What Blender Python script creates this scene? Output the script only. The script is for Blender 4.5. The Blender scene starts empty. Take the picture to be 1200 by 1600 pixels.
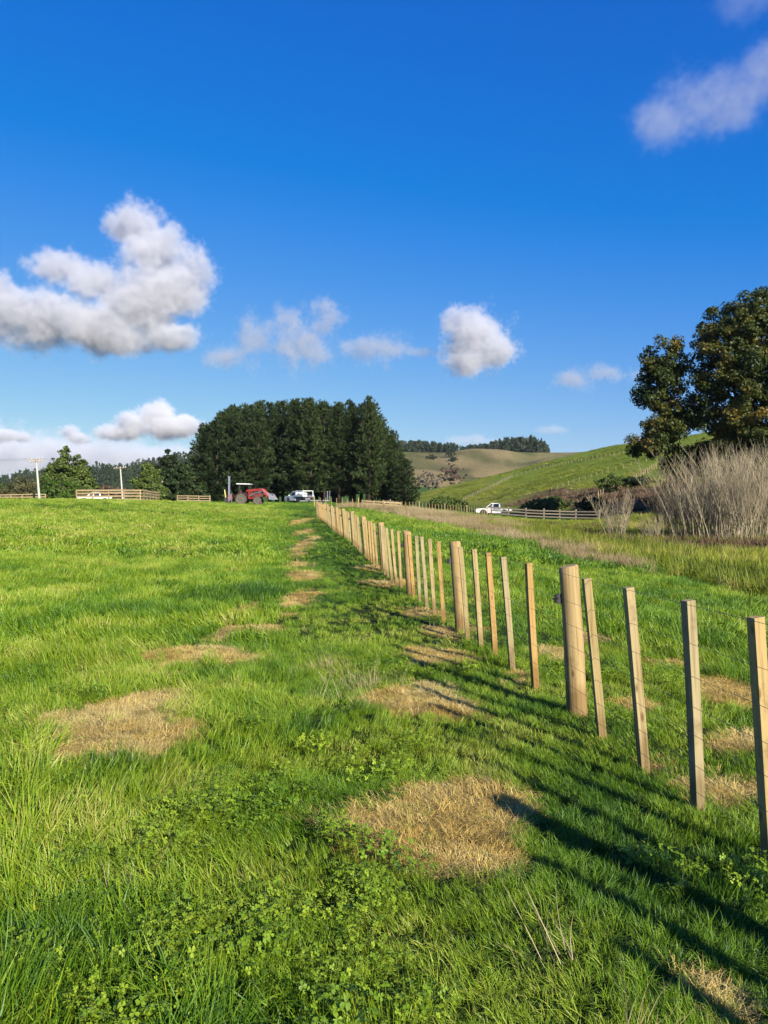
import bpy, bmesh, math, random
import numpy as np
from mathutils import Vector, Matrix, Quaternion

sc = bpy.context.scene
COL = sc.collection
R = math.radians
# ------------------------------------------------------------------ camera
EYE = 1.6
F = 1200.0                       # focal length in pixels of the 1200x1600 picture
HORIZON = 790.0
cam_data = bpy.data.cameras.new('camera')
cam = bpy.data.objects.new('camera', cam_data)
COL.objects.link(cam)
cam_data.sensor_fit = 'VERTICAL'
cam_data.sensor_height = 36.0
cam_data.lens = F / 1600.0 * 36.0
cam_data.clip_start = 0.05
cam_data.clip_end = 30000.0
cam.location = (0, 0, EYE)
cam.rotation_euler = (R(90) - math.atan((800 - HORIZON) / F), 0, 0)
sc.camera = cam
# ------------------------------------------------------------------ sky
SUN_EL, SUN_AZ = 24.0, 150.0     # azimuth clockwise from +Y
world = bpy.data.worlds.new('World')
sc.world = world
world.use_nodes = True
wn, wl = world.node_tree.nodes, world.node_tree.links
bg = wn['Background']
sky = wn.new('ShaderNodeTexSky')
sky.sky_type = 'NISHITA'
sky.sun_disc = False
sky.sun_elevation = R(SUN_EL)
sky.sun_rotation = R(SUN_AZ)
sky.dust_density = 0.3
sky.ozone_density = 1.5
sep = wn.new('ShaderNodeSeparateColor')
com = wn.new('ShaderNodeCombineColor')
wl.new(sky.outputs[0], sep.inputs[0])
# the phone camera's colour response to a clear sky: red crushed, blue saturating
def _m(op, a, b=None, clamp=False):
    n = wn.new('ShaderNodeMath'); n.operation = op
    wl.new(a, n.inputs[0])
    if b is not None: n.inputs[1].default_value = b
    return n.outputs[0]
red = _m('MAXIMUM', _m('MULTIPLY', _m('SUBTRACT', _m('MULTIPLY', sep.outputs[0], 0.1), 0.155), 7.9), 0.045)
green = _m('MULTIPLY', sep.outputs[1], 0.755)
blue = _m('EXPONENT', _m('MULTIPLY', sep.outputs[2], -0.1 / 0.25))
blue = _m('ADD', _m('MULTIPLY', blue, -8.4), 8.4)
wl.new(red, com.inputs[0]); wl.new(green, com.inputs[1]); wl.new(blue, com.inputs[2])
wl.new(com.outputs[0], bg.inputs[0])
bg.inputs[1].default_value = 0.054
# ------------------------------------------------------------------ sun
sun_data = bpy.data.lights.new('sun', 'SUN')
sun_data.energy = 5.0
sun_data.angle = R(0.53)
sun_data.color = (1.0, 0.93, 0.82)
sun = bpy.data.objects.new('sun', sun_data)
COL.objects.link(sun)
sun_to = Vector((math.sin(R(SUN_AZ)) * math.cos(R(SUN_EL)), math.cos(R(SUN_AZ)) * math.cos(R(SUN_EL)), math.sin(R(SUN_EL))))
sun.rotation_euler = (-sun_to).to_track_quat('-Z', 'Y').to_euler()
sun.location = (60, -100, 60)
# ------------------------------------------------------------------ exposure and renderer
vs = sc.view_settings
vs.view_transform = 'Standard'
vs.look = 'None'
vs.exposure = 1.0
vs.gamma = 1.0
vs.use_curve_mapping = False
cy = sc.cycles
cy.max_bounces = 8
cy.diffuse_bounces = 1
cy.glossy_bounces = 2
cy.transmission_bounces = 4
cy.transparent_max_bounces = 8
cy.volume_bounces = 6
cy.volume_max_steps = 256
cy.use_denoising = True
cy.caustics_reflective = False
cy.caustics_refractive = False
rng = np.random.default_rng(11)
random.seed(5)
# ================================================================== helpers
def tag(o, label=None, cat=None, group=None, kind=None):
    if label: o['label'] = label
    if cat: o['category'] = cat
    if group: o['group'] = group
    if kind: o['kind'] = kind
    return o

def empty(name, loc, rz=0.0):
    o = bpy.data.objects.new(name, None)
    o.empty_display_size = 0.3
    COL.objects.link(o)
    o.location = loc
    o.rotation_euler = (0, 0, rz)
    return o

def put(name, mesh, parent=None, loc=(0, 0, 0), rot=(0, 0, 0), scale=None):
    o = bpy.data.objects.new(name, mesh)
    COL.objects.link(o)
    if parent is not None: o.parent = parent
    o.location = loc
    o.rotation_euler = rot
    if scale is not None: o.scale = scale
    return o

def copy_tree(o, parent=None):
    c = o.copy(); COL.objects.link(c); c.parent = parent
    for ch in list(o.children): copy_tree(ch, c)
    return c

def mesh_np(name, verts, faces, mat=None, smooth=False, attrs=None):
    """verts (n,3); faces: list of index arrays, each (m,k)"""
    me = bpy.data.meshes.new(name)
    verts = np.asarray(verts, dtype=np.float32)
    me.vertices.add(len(verts)); me.vertices.foreach_set('co', verts.ravel())
    fl = [np.asarray(f, dtype=np.int32) for f in faces if len(f)]
    loops = np.concatenate([f.ravel() for f in fl])
    counts = np.concatenate([np.full(len(f), f.shape[1], dtype=np.int32) for f in fl])
    starts = np.concatenate([[0], np.cumsum(counts)[:-1]]).astype(np.int32)
    me.loops.add(len(loops)); me.loops.foreach_set('vertex_index', loops)
    me.polygons.add(len(counts)); me.polygons.foreach_set('loop_start', starts)
    me.polygons.foreach_set('loop_total', counts)
    if smooth: me.polygons.foreach_set('use_smooth', np.ones(len(counts), dtype=bool))
    for k, (typ, arr) in (attrs or {}).items():
        a = me.attributes.new(k, typ, 'POINT')
        key = {'FLOAT': 'value', 'INT': 'value', 'FLOAT_VECTOR': 'vector', 'FLOAT_COLOR': 'color'}[typ]
        a.data.foreach_set(key, np.asarray(arr).ravel())
    me.update(calc_edges=True)
    if mat: me.materials.append(mat)
    return me

class MB:
    def __init__(self): self.v = []; self.f = []
    def add(self, vs, fs):
        b = len(self.v)
        self.v += [tuple(x) for x in vs]; self.f += [tuple(i + b for i in q) for q in fs]
        return self
    def box(self, c, s, rot=None, taper=1.0):
        x, y, z = s[0] / 2, s[1] / 2, s[2] / 2
        t = taper
        vs = [(-x, -y, -z), (x, -y, -z), (x, y, -z), (-x, y, -z), (-x * t, -y * t, z), (x * t, -y * t, z), (x * t, y * t, z), (-x * t, y * t, z)]
        if rot is not None:
            m = Matrix.Rotation(rot[2], 3, 'Z') @ Matrix.Rotation(rot[1], 3, 'Y') @ Matrix.Rotation(rot[0], 3, 'X')
            vs = [m @ Vector(p) for p in vs]
        vs = [(p[0] + c[0], p[1] + c[1], p[2] + c[2]) for p in vs]
        return self.add(vs, [(0, 3, 2, 1), (4, 5, 6, 7), (0, 1, 5, 4), (1, 2, 6, 5), (2, 3, 7, 6), (3, 0, 4, 7)])
    def tube(self, pts, radii, n=8, cap=True):
        pts = [Vector(p) for p in pts]
        if not hasattr(radii, '__len__'): radii = [radii] * len(pts)
        rings = []
        b = len(self.v)
        up = Vector((0, 0, 1))
        for i, p in enumerate(pts):
            d = (pts[min(i + 1, len(pts) - 1)] - pts[max(i - 1, 0)]).normalized()
            a = d.cross(up)
            if a.length < 1e-3: a = d.cross(Vector((1, 0, 0)))
            a.normalize(); c = d.cross(a)
            for k in range(n):
                t = 2 * math.pi * k / n
                self.v.append(tuple(p + (a * math.cos(t) + c * math.sin(t)) * radii[i]))
        for i in range(len(pts) - 1):
            for k in range(n):
                q = b + i * n
                self.f.append((q + k, q + (k + 1) % n, q + n + (k + 1) % n, q + n + k))
        if cap:
            self.f.append(tuple(b + k for k in range(n)))
            self.f.append(tuple(b + (len(pts) - 1) * n + k for k in reversed(range(n))))
        return self
    def prism(self, prof, y0, y1, axis='y', inset=None):
        """prof: (x,z) outline; extruded along y"""
        n = len(prof)
        cx = sum(p[0] for p in prof) / n; cz = sum(p[1] for p in prof) / n
        a = [(p[0], y0, p[1]) for p in prof]; c = [(p[0], y1, p[1]) for p in prof]
        fs = [tuple(range(n)), tuple(range(2 * n - 1, n - 1, -1))]
        fs += [(i, i + n, (i + 1) % n + n, (i + 1) % n) for i in range(n)]
        return self.add(a + c, fs)
    def lathe(self, prof, c, n=24, axis='y'):
        """prof: (radius, offset along axis)"""
        b = len(self.v)
        for r, h in prof:
            for k in range(n):
                t = 2 * math.pi * k / n
                p = (r * math.cos(t), h, r * math.sin(t)) if axis == 'y' else (r * math.cos(t), r * math.sin(t), h)
                self.v.append((p[0] + c[0], p[1] + c[1], p[2] + c[2]))
        for i in range(len(prof) - 1):
            for k in range(n):
                q = b + i * n
                self.f.append((q + k, q + (k + 1) % n, q + n + (k + 1) % n, q + n + k))
        self.f.append(tuple(b + k for k in range(n)))
        self.f.append(tuple(b + (len(prof) - 1) * n + k for k in reversed(range(n))))
        return self
    def mesh(self, name, mat, smooth=False, bevel=0.0):
        me = bpy.data.meshes.new(name)
        me.from_pydata(self.v, [], self.f)
        bm = bmesh.new(); bm.from_mesh(me)
        bmesh.ops.recalc_face_normals(bm, faces=bm.faces)
        if bevel > 0:
            es = [e for e in bm.edges if len(e.link_faces) == 2 and e.calc_face_angle(0) > 0.5]
            bmesh.ops.bevel(bm, geom=es, offset=bevel, segments=2, affect='EDGES', profile=0.6, clamp_overlap=True)
        bm.to_mesh(me); bm.free()
        if smooth:
            for p in me.polygons: p.use_smooth = True
        me.materials.append(mat)
        return me
    def build(self, name, mat, parent=None, smooth=False, bevel=0.0, **k):
        return put(name, self.mesh(name, mat, smooth, bevel), parent, **k)

# ------------------------------------------------------------------ numeric noise
def _hash(ix, iy, seed):
    h = (ix.astype(np.int64) * 374761393 + iy.astype(np.int64) * 668265263 + seed * 974711) & 0xffffffff
    h = ((h ^ (h >> 13)) * 1274126177) & 0xffffffff
    return ((h ^ (h >> 16)) & 0xffff) / 65535.0
def vnoise(x, y, scale, seed=0):
    x = np.asarray(x, float) / scale; y = np.asarray(y, float) / scale
    ix = np.floor(x); iy = np.floor(y); fx = x - ix; fy = y - iy
    fx = fx * fx * (3 - 2 * fx); fy = fy * fy * (3 - 2 * fy)
    a = _hash(ix, iy, seed); b = _hash(ix + 1, iy, seed); c = _hash(ix, iy + 1, seed); d = _hash(ix + 1, iy + 1, seed)
    return (a * (1 - fx) + b * fx) * (1 - fy) + (c * (1 - fx) + d * fx) * fy
def fbm(x, y, scale, seed=0, octaves=4):
    t = 0; w = 0.5; n = 0
    for i in range(octaves):
        t = t + w * vnoise(x + 13.7 * i, y - 9.1 * i, scale / 2 ** i, seed + i); n += w; w *= 0.5
    return t / n
def sst(a, b, x):
    t = np.clip((np.asarray(x, float) - a) / (b - a), 0, 1)
    return t * t * (3 - 2 * t)

# ================================================================== the lie of the land
def fence_x(y): return 2.21 - 0.125 * np.asarray(y, float)
def toe_x(y):
    y = np.asarray(y, float)
    return np.where(y > 110, 30 - 27 * (np.minimum(y, 420) - 110) / 240, 30 + (110 - y) * 0.3)
def ground_z(x, y, fine=True):
    x = np.asarray(x, float); y = np.asarray(y, float)
    s = x - fence_x(np.clip(y, 0, 130))
    gF = np.interp(y, [0, 14, 21, 25, 56, 80, 112, 160, 400, 900], [0, 0, .13, .26, .74, 1.25, 1.95, 2.2, 2.6, 5])
    gL = np.interp(y, [0, 8, 20, 35, 50, 62, 75, 110, 200, 900], [0, .03, .42, 1.12, 1.72, 2.0, 2.05, 1.95, 2.1, 4])
    fl = np.interp(y, [0, 15, 45, 80, 105, 125, 200, 300, 400], [-.55, -.6, -.55, -.5, -.3, .0, .9, 2.6, 4.5])
    tl = sst(0, -20, s)
    z = gF * (1 - tl) + gL * tl
    w = 8 + 0.27 * np.clip(y, 0, 140)
    tr = sst(1.0, w, s)
    z = z * (1 - tr) + fl * tr
    # far ridge
    crest = np.interp(x, [-3000, -900, -560, -400, -300, -217, -100, 0, 110, 200, 320, 700, 3000], [20, 20, 17, 20, 35, 54, 62, 60, 60, 61, 68, 90, 60])
    rise = np.clip((y - 430) / 470.0, 0, 1)
    far = crest * (rise ** 1.25) * (1 - 0.35 * sst(960, 1500, y))
    gul = (fbm(x, y, 120, 31, 4) - 0.5) * 42 * np.sin(np.pi * np.clip((y - 430) / 520, 0, 1))
    far = far + gul
    z = z + np.where(y > 430, far, 0)
    # near green hill on the right
    hx = x - toe_x(y)
    h = 0.253 * (np.sqrt(np.clip(hx, -40, 400) ** 2 + 16) + np.clip(hx, -40, 400)) / 2 - 0.08
    h = np.where(hx < -38, 0, np.maximum(h, 0))
    h = 48 * (1 - np.exp(-h / 48 - 0.5 * (h / 60) ** 2)) if False else np.where(h > 22, 22 + 9 * (1 - np.exp(-np.maximum(h - 22, 0) / 9)), h)
    h = h * (1 - sst(352, 500, y)) * sst(70, 112, y)
    h = h + (fbm(x, y, 26, 5, 3) - 0.5) * 1.3 * sst(2, 20, hx) * (1 - sst(352, 500, y)) * sst(75, 112, y)
    z = z + h
    # bank under the right-hand trees
    z = z + 1.0 * np.exp(-(((x - 26.5) / 4.5) ** 2 + ((y - 78) / 7) ** 2))
    if fine:
        near = 1 - sst(20, 60, np.hypot(x, y))
        z = z + (fbm(x, y, 0.9, 3, 3) - 0.5) * 0.07 * near + (fbm(x, y, 7, 9, 3) - 0.5) * 0.22 * sst(6, 25, y) * (1 - sst(120, 300, y))
    return z
def gz(x, y): return float(ground_z(np.array([x]), np.array([y]))[0])
def on_ground(px, py, d0=1.5, d1=1500.0):
    """the point of the land seen at a pixel of the photograph"""
    t = np.geomspace(d0, d1, 6000)
    x = (px - 600) / F * t; z = EYE + (HORIZON - py) / F * t
    under = np.nonzero(z < ground_z(x, t))[0]
    i = under[0] if len(under) else len(t) - 1
    return float(x[i]), float(t[i])
def at(px, d):
    x = (px - 600) / F * d
    return (x, d, gz(x, d))

# sprayed patches of dead grass: centre and half-size in the photograph, laid on the land
PATCH_PX = [(160, 1134, 108, 42), (215, 1110, 58, 28), (90, 1120, 30, 16), (325, 1032, 82, 18), (388, 988, 54, 15), (386, 950, 17, 8), (462, 936, 22, 12), (448, 962, 18, 5),
            (470, 900, 20, 6), (458, 884, 12, 5), (474, 850, 12, 9), (468, 868, 8, 3), (474, 832, 9, 5), (470, 815, 10, 4),
            (690, 1268, 140, 52), (775, 1318, 80, 34), (570, 1272, 60, 28), (650, 1098, 55, 20), (715, 1112, 42, 15), (688, 1028, 48, 12),
            (655, 958, 30, 6), (690, 990, 30, 7), (605, 912, 34, 5), (580, 888, 22, 3), (760, 985, 20, 5),
            (1045, 1038, 45, 10), (1150, 1088, 55, 18), (915, 994, 18, 8), (875, 1030, 28, 13), (1140, 1245, 55, 22), (835, 1062, 20, 8), (1015, 1100, 30, 8),
            (1165, 1160, 40, 10), (1105, 985, 30, 6), (1160, 975, 35, 6), (1175, 1592, 45, 22), (-5, 1312, 18, 22), (1040, 1205, 22, 9), (950, 960, 25, 5), (820, 940, 22, 4)]
PATCHES = []
for px, py, rx, ry in PATCH_PX:
    x, d = on_ground(px, py)
    zz = EYE - gz(x, d)
    PATCHES.append((x, d, rx * d / F, max(ry * d * d / (F * zz), 0.05)))
def patch_mask(x, y):
    x = np.asarray(x, float); y = np.asarray(y, float)
    wx = x + (fbm(x, y, .45, 71, 3) - .5) * .6; wy = y + (fbm(x, y, .5, 77, 3) - .5) * .8
    m = np.zeros_like(x)
    for cx, cy_, rx, ry in PATCHES:
        m = np.maximum(m, 1.34 - np.hypot((wx - cx) / rx, (wy - cy_) / ry))
    m = m - .40 * sst(.56, .78, fbm(x, y, .28, 79, 3)) * (m < .95) - .14 * sst(.5, .8, fbm(x, y, .8, 80, 2))
    return np.clip(m, 0, 1)
# strip of long bleached grass along the edge of the wet ground, and the reed bed beyond it
STRIP_Y = np.array([9, 13, 19, 24, 40, 60, 80, 92, 97]); STRIP_X = np.array([9.5, 8.0, 7.3, 6.7, 7.0, 6.8, 4.6, 1.6, -3.0]); STRIP_W = np.array([.02, .02, .02, .7, 1.9, 3.8, 5.6, 5.0, .8])
def strip_mask(x, y):
    c = np.interp(y, STRIP_Y, STRIP_X); w = np.interp(y, STRIP_Y, STRIP_W, left=0.01, right=0.01)
    w = w * (0.25 + 1.45 * fbm(x, y, 4.5, 15, 3))
    m = np.clip(1.3 - np.abs(x - c + (fbm(x, y, 3, 21, 3) - .5) * 3.0) / w, 0, 1)
    return m * (.25 + .75 * sst(.36, .58, fbm(x, y * .6, 3.2, 23, 3) + .22 * sst(38, 62, y)))
def reed_mask(x, y):
    c = np.interp(y, STRIP_Y, STRIP_X)
    return sst(0.2, 1.0, x - c + (fbm(x, y, 3, 25, 3) - .5) * 1.2) * (1 - sst(84, 93, y + (fbm(x, y, 6, 22, 2) - .5) * 12)) * (y > 6)

# ================================================================== materials
K = 0.66     # surfaces are set down as lit at this exposure
def dim(c): return tuple(q * K for q in c)
def mat_new(name):
    m = bpy.data.materials.new(name); m.use_nodes = True
    return m, m.node_tree, m.node_tree.nodes['Principled BSDF']
def nd(nt, kind, **kw):
    n = nt.nodes.new(kind)
    for k, v in kw.items(): setattr(n, k, v)
    return n
def ramp(nt, stops, src=None):
    n = nt.nodes.new('ShaderNodeValToRGB')
    e = n.color_ramp.elements
    while len(e) < len(stops): e.new(0.5)
    for q, (p, c) in zip(e, stops): q.position = p; q.color = (*c, 1)
    if src is not None: nt.links.new(src, n.inputs[0])
    return n
def mixc(nt, fac, a, b, mode='MIX'):
    n = nt.nodes.new('ShaderNodeMix'); n.data_type = 'RGBA'; n.blend_type = mode
    for sock, v in ((n.inputs[0], fac), (n.inputs[6], a), (n.inputs[7], b)):
        if hasattr(v, 'links'): nt.links.new(v, sock)
        elif hasattr(v, '__len__'): sock.default_value = (*v, 1)
        else: sock.default_value = v
    return n.outputs[2]
def noise_tex(nt, scale, detail=4, rough=0.55, coord='Object', stretch=None, w=None):
    tc = nt.nodes.new('ShaderNodeTexCoord')
    src = tc.outputs[coord]
    if stretch is not None:
        mp = nt.nodes.new('ShaderNodeMapping'); mp.inputs['Scale'].default_value = stretch
        nt.links.new(src, mp.inputs[0]); src = mp.outputs[0]
    n = nt.nodes.new('ShaderNodeTexNoise')
    n.inputs['Scale'].default_value = scale; n.inputs['Detail'].default_value = detail; n.inputs['Roughness'].default_value = rough
    nt.links.new(src, n.inputs['Vector'])
    return n.outputs[0]
def m_mottle(name, c1, c2, scale=3.0, rough=0.7, metal=0.0, bump=0.0, stretch=None, spec=0.5):
    m, nt, p = mat_new(name)
    n = noise_tex(nt, scale, 5, 0.6, stretch=stretch)
    rp = ramp(nt, [(0.32, c1), (0.68, c2)], n)
    nt.links.new(rp.outputs[0], p.inputs['Base Color'])
    p.inputs['Roughness'].default_value = rough; p.inputs['Metallic'].default_value = metal
    p.inputs['Specular IOR Level'].default_value = spec
    if bump:
        b = nd(nt, 'ShaderNodeBump'); b.inputs['Strength'].default_value = bump; b.inputs['Distance'].default_value = 0.01
        nt.links.new(n, b.inputs['Height']); nt.links.new(b.outputs[0], p.inputs['Normal'])
    return m
def m_wood(name, palette, grain=1.0, rough=0.8, splash=False):
    """sawn or peeled pine: one tone per piece, long grain along Z, knots and checks"""
    m, nt, p = mat_new(name)
    oi = nd(nt, 'ShaderNodeObjectInfo')
    rp = ramp(nt, [(i / (len(palette) - 1), dim(c)) for i, c in enumerate(palette)], oi.outputs['Random'])
    tc = nd(nt, 'ShaderNodeTexCoord')
    off = nd(nt, 'ShaderNodeVectorMath', operation='SCALE'); off.inputs[0].default_value = (37, 19, 53)
    nt.links.new(oi.outputs['Random'], off.inputs['Scale'])
    ad = nd(nt, 'ShaderNodeVectorMath', operation='ADD')
    nt.links.new(tc.outputs['Object'], ad.inputs[0]); nt.links.new(off.outputs[0], ad.inputs[1])
    mp = nd(nt, 'ShaderNodeMapping'); mp.inputs['Scale'].default_value = (60 * grain, 60 * grain, 2.2)
    nt.links.new(ad.outputs[0], mp.inputs[0])
    n1 = nd(nt, 'ShaderNodeTexNoise'); n1.inputs['Scale'].default_value = 1; n1.inputs['Detail'].default_value = 5
    nt.links.new(mp.outputs[0], n1.inputs['Vector'])
    g = ramp(nt, [(0.30, (0.62, 0.55, 0.46)), (0.50, (1, 1, 1)), (0.72, (1.14, 1.12, 1.06))], n1.outputs[0])
    col = mixc(nt, 1.0, rp.outputs[0], g.outputs[0], 'MULTIPLY')
    n2 = nd(nt, 'ShaderNodeTexNoise'); n2.inputs['Scale'].default_value = 4.0; n2.inputs['Detail'].default_value = 6; n2.inputs['Roughness'].default_value = .7
    nt.links.new(ad.outputs[0], n2.inputs['Vector'])
    st = ramp(nt, [(0.28, (0.45, 0.41, 0.33)), (0.44, (1, 1, 1)), (0.70, (1.0, 0.96, 0.88))], n2.outputs[0])
    col = mixc(nt, 0.75, col, st.outputs[0], 'MULTIPLY')
    vo = nd(nt, 'ShaderNodeTexVoronoi'); vo.inputs['Scale'].default_value = 1.0
    mp2 = nd(nt, 'ShaderNodeMapping'); mp2.inputs['Scale'].default_value = (9, 9, 3.4)
    nt.links.new(ad.outputs[0], mp2.inputs[0]); nt.links.new(mp2.outputs[0], vo.inputs['Vector'])
    kn = ramp(nt, [(0.06, (0.38, 0.26, 0.15)), (0.13, (1, 1, 1))], vo.outputs['Distance'])
    col = mixc(nt, 0.8, col, kn.outputs[0], 'MULTIPLY')
    # soil splashed up the foot of each piece
    sx = nd(nt, 'ShaderNodeSeparateXYZ'); nt.links.new(tc.outputs['Object'], sx.inputs[0])
    zz = nd(nt, 'ShaderNodeMath', operation='MULTIPLY_ADD'); nt.links.new(n2.outputs[0], zz.inputs[0]); zz.inputs[1].default_value = -0.34; nt.links.new(sx.outputs['Z'], zz.inputs[2])
    so = ramp(nt, [(0.0, (0.45, 0.38, 0.28)), (0.12, (1, 1, 1))], zz.outputs[0])
    if splash: col = mixc(nt, 0.7, col, so.outputs[0], 'MULTIPLY')
    nt.links.new(col, p.inputs['Base Color'])
    p.inputs['Roughness'].default_value = rough; p.inputs['Specular IOR Level'].default_value = 0.25
    b = nd(nt, 'ShaderNodeBump'); b.inputs['Strength'].default_value = 0.5; b.inputs['Distance'].default_value = 0.004
    nt.links.new(n1.outputs[0], b.inputs['Height']); nt.links.new(b.outputs[0], p.inputs['Normal'])
    return m
def m_leaf(name, stops, transl=0.3, rough=0.55, jitter=0.35, spatial=None, spec=0.3, vary=.36):
    """foliage: tone from the scatter's own 'tint', the leaf's 'leaf' value and a random per plant"""
    m, nt, p = mat_new(name)
    a = nd(nt, 'ShaderNodeAttribute', attribute_name='tint', attribute_type='INSTANCER')
    l = nd(nt, 'ShaderNodeAttribute', attribute_name='leaf', attribute_type='GEOMETRY')
    f = nd(nt, 'ShaderNodeMath', operation='MULTIPLY_ADD')
    nt.links.new(l.outputs['Fac'], f.inputs[0]); f.inputs[1].default_value = jitter; 
    if spatial:
        n = noise_tex(nt, spatial[0], 4, 0.6)
        k = nd(nt, 'ShaderNodeMath', operation='MULTIPLY_ADD'); nt.links.new(n, k.inputs[0]); k.inputs[1].default_value = spatial[1]; k.inputs[2].default_value = spatial[2]
        rr_ = nd(nt, 'ShaderNodeObjectInfo'); r2 = nd(nt, 'ShaderNodeMath', operation='MULTIPLY_ADD'); nt.links.new(rr_.outputs['Random'], r2.inputs[0]); r2.inputs[1].default_value = vary; r2.inputs[2].default_value = -vary / 2
        r3 = nd(nt, 'ShaderNodeMath', operation='ADD'); nt.links.new(k.outputs[0], r3.inputs[0]); nt.links.new(r2.outputs[0], r3.inputs[1]); nt.links.new(r3.outputs[0], f.inputs[2])
    else:
        nt.links.new(a.outputs['Fac'], f.inputs[2])
    g = nd(nt, 'ShaderNodeMath', operation='SUBTRACT', use_clamp=True); nt.links.new(f.outputs[0], g.inputs[0]); g.inputs[1].default_value = jitter / 2
    rp = ramp(nt, [(q, dim(c)) for q, c in stops], g.outputs[0])
    nt.links.new(rp.outputs[0], p.inputs['Base Color'])
    p.inputs['Roughness'].default_value = rough; p.inputs['Specular IOR Level'].default_value = spec
    if transl > 0:
        tr = nd(nt, 'ShaderNodeBsdfTranslucent'); nt.links.new(rp.outputs[0], tr.inputs['Color'])
        mx = nd(nt, 'ShaderNodeMixShader'); mx.inputs[0].default_value = transl
        out = nt.nodes['Material Output']
        nt.links.new(p.outputs[0], mx.inputs[1]); nt.links.new(tr.outputs[0], mx.inputs[2]); nt.links.new(mx.outputs[0], out.inputs['Surface'])
    return m

M_POST = m_wood('post_timber', [(0.48, 0.335, 0.14), (0.54, 0.385, 0.17), (0.42, 0.31, 0.15), (0.50, 0.34, 0.135)], splash=True)
M_BATTEN = m_wood('batten_timber', [(0.45, 0.36, 0.15), (0.50, 0.31, 0.10), (0.42, 0.35, 0.165), (0.52, 0.37, 0.15), (0.42, 0.35, 0.19), (0.47, 0.32, 0.12), (0.40, 0.35, 0.17)], splash=True)
M_RAIL = m_wood('rail_timber', [(0.55, 0.43, 0.24), (0.50, 0.37, 0.20), (0.60, 0.47, 0.28)], grain=0.4)
M_OLDRAIL = m_wood('weathered_rail_timber', [(0.40, 0.34, 0.25), (0.33, 0.28, 0.21), (0.46, 0.38, 0.26)], grain=0.4)
M_WIRE = m_mottle('galvanised_wire', (0.10, 0.10, 0.10), (0.20, 0.20, 0.20), 40, 0.45, 0.8)
M_BLACK = m_mottle('black_plastic', (0.012, 0.012, 0.012), (0.03, 0.03, 0.03), 20, 0.4)

GRASS_RAMP = [(0.0, (0.030, 0.100, 0.006)), (0.30, (0.098, 0.225, 0.009)), (0.60, (0.225, 0.375, 0.014)), (0.85, (0.38, 0.48, 0.030)), (1.0, (0.52, 0.50, 0.12))]
M_GRASS = m_leaf('grass_blade', GRASS_RAMP, 0.16, 0.5, 0.5, spec=0.35)
M_CLOVER = m_leaf('clover_leaf', [(0.0, (0.09, 0.19, 0.008)), (0.5, (0.21, 0.35, 0.014)), (1.0, (0.38, 0.50, 0.030))], 0.16, 0.5, 0.6, spec=0.35)
M_STRAW = m_leaf('dead_grass_stem', [(0.0, (0.34, 0.18, 0.04)), (0.4, (0.74, 0.48, 0.11)), (0.75, (0.92, 0.66, 0.19)), (1.0, (0.95, 0.76, 0.30))], 0.2, 0.7, 0.6, spec=0.2)
M_REED = m_leaf('reed_blade', [(0.0, (0.085, 0.12, 0.010)), (0.4, (0.23, 0.30, 0.020)), (0.75, (0.39, 0.43, 0.035)), (1.0, (0.58, 0.46, 0.14))], 0.25, 0.55, 0.5)
M_DRY = m_leaf('bleached_grass', [(0.0, (0.28, 0.20, 0.085)), (0.5, (0.52, 0.40, 0.19)), (1.0, (0.68, 0.55, 0.31))], 0.25, 0.7, 0.5)
M_BRACKEN = m_leaf('dead_bracken', [(0.0, (0.10, 0.055, 0.03)), (0.45, (0.22, 0.135, 0.075)), (0.8, (0.33, 0.24, 0.14)), (1.0, (0.14, 0.17, 0.03))], 0.15, 0.8, 0.6)

def m_ground():
    m, nt, p = mat_new('land')
    a = nd(nt, 'ShaderNodeAttribute', attribute_name='tone', attribute_type='GEOMETRY')
    n1 = noise_tex(nt, 0.30, 8, 0.68); n2 = noise_tex(nt, 1.7, 6, 0.75)
    r1 = ramp(nt, [(0.3, (0.66, 0.70, 0.62)), (0.7, (1.25, 1.2, 1.2))], n1)
    r2 = ramp(nt, [(0.3, (0.62, 0.62, 0.62)), (0.7, (1.25, 1.25, 1.25))], n2)
    c = mixc(nt, 1.0, a.outputs['Color'], r1.outputs[0], 'MULTIPLY'); c = mixc(nt, 1.0, c, r2.outputs[0], 'MULTIPLY')
    nt.links.new(c, p.inputs['Base Color'])
    p.inputs['Roughness'].default_value = 0.95; p.inputs['Specular IOR Level'].default_value = 0.1
    b = nd(nt, 'ShaderNodeBump'); b.inputs['Strength'].default_value = 0.8; b.inputs['Distance'].default_value = 0.6
    nt.links.new(n2, b.inputs['Height']); nt.links.new(b.outputs[0], p.inputs['Normal'])
    return m
M_LAND = m_ground()

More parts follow.
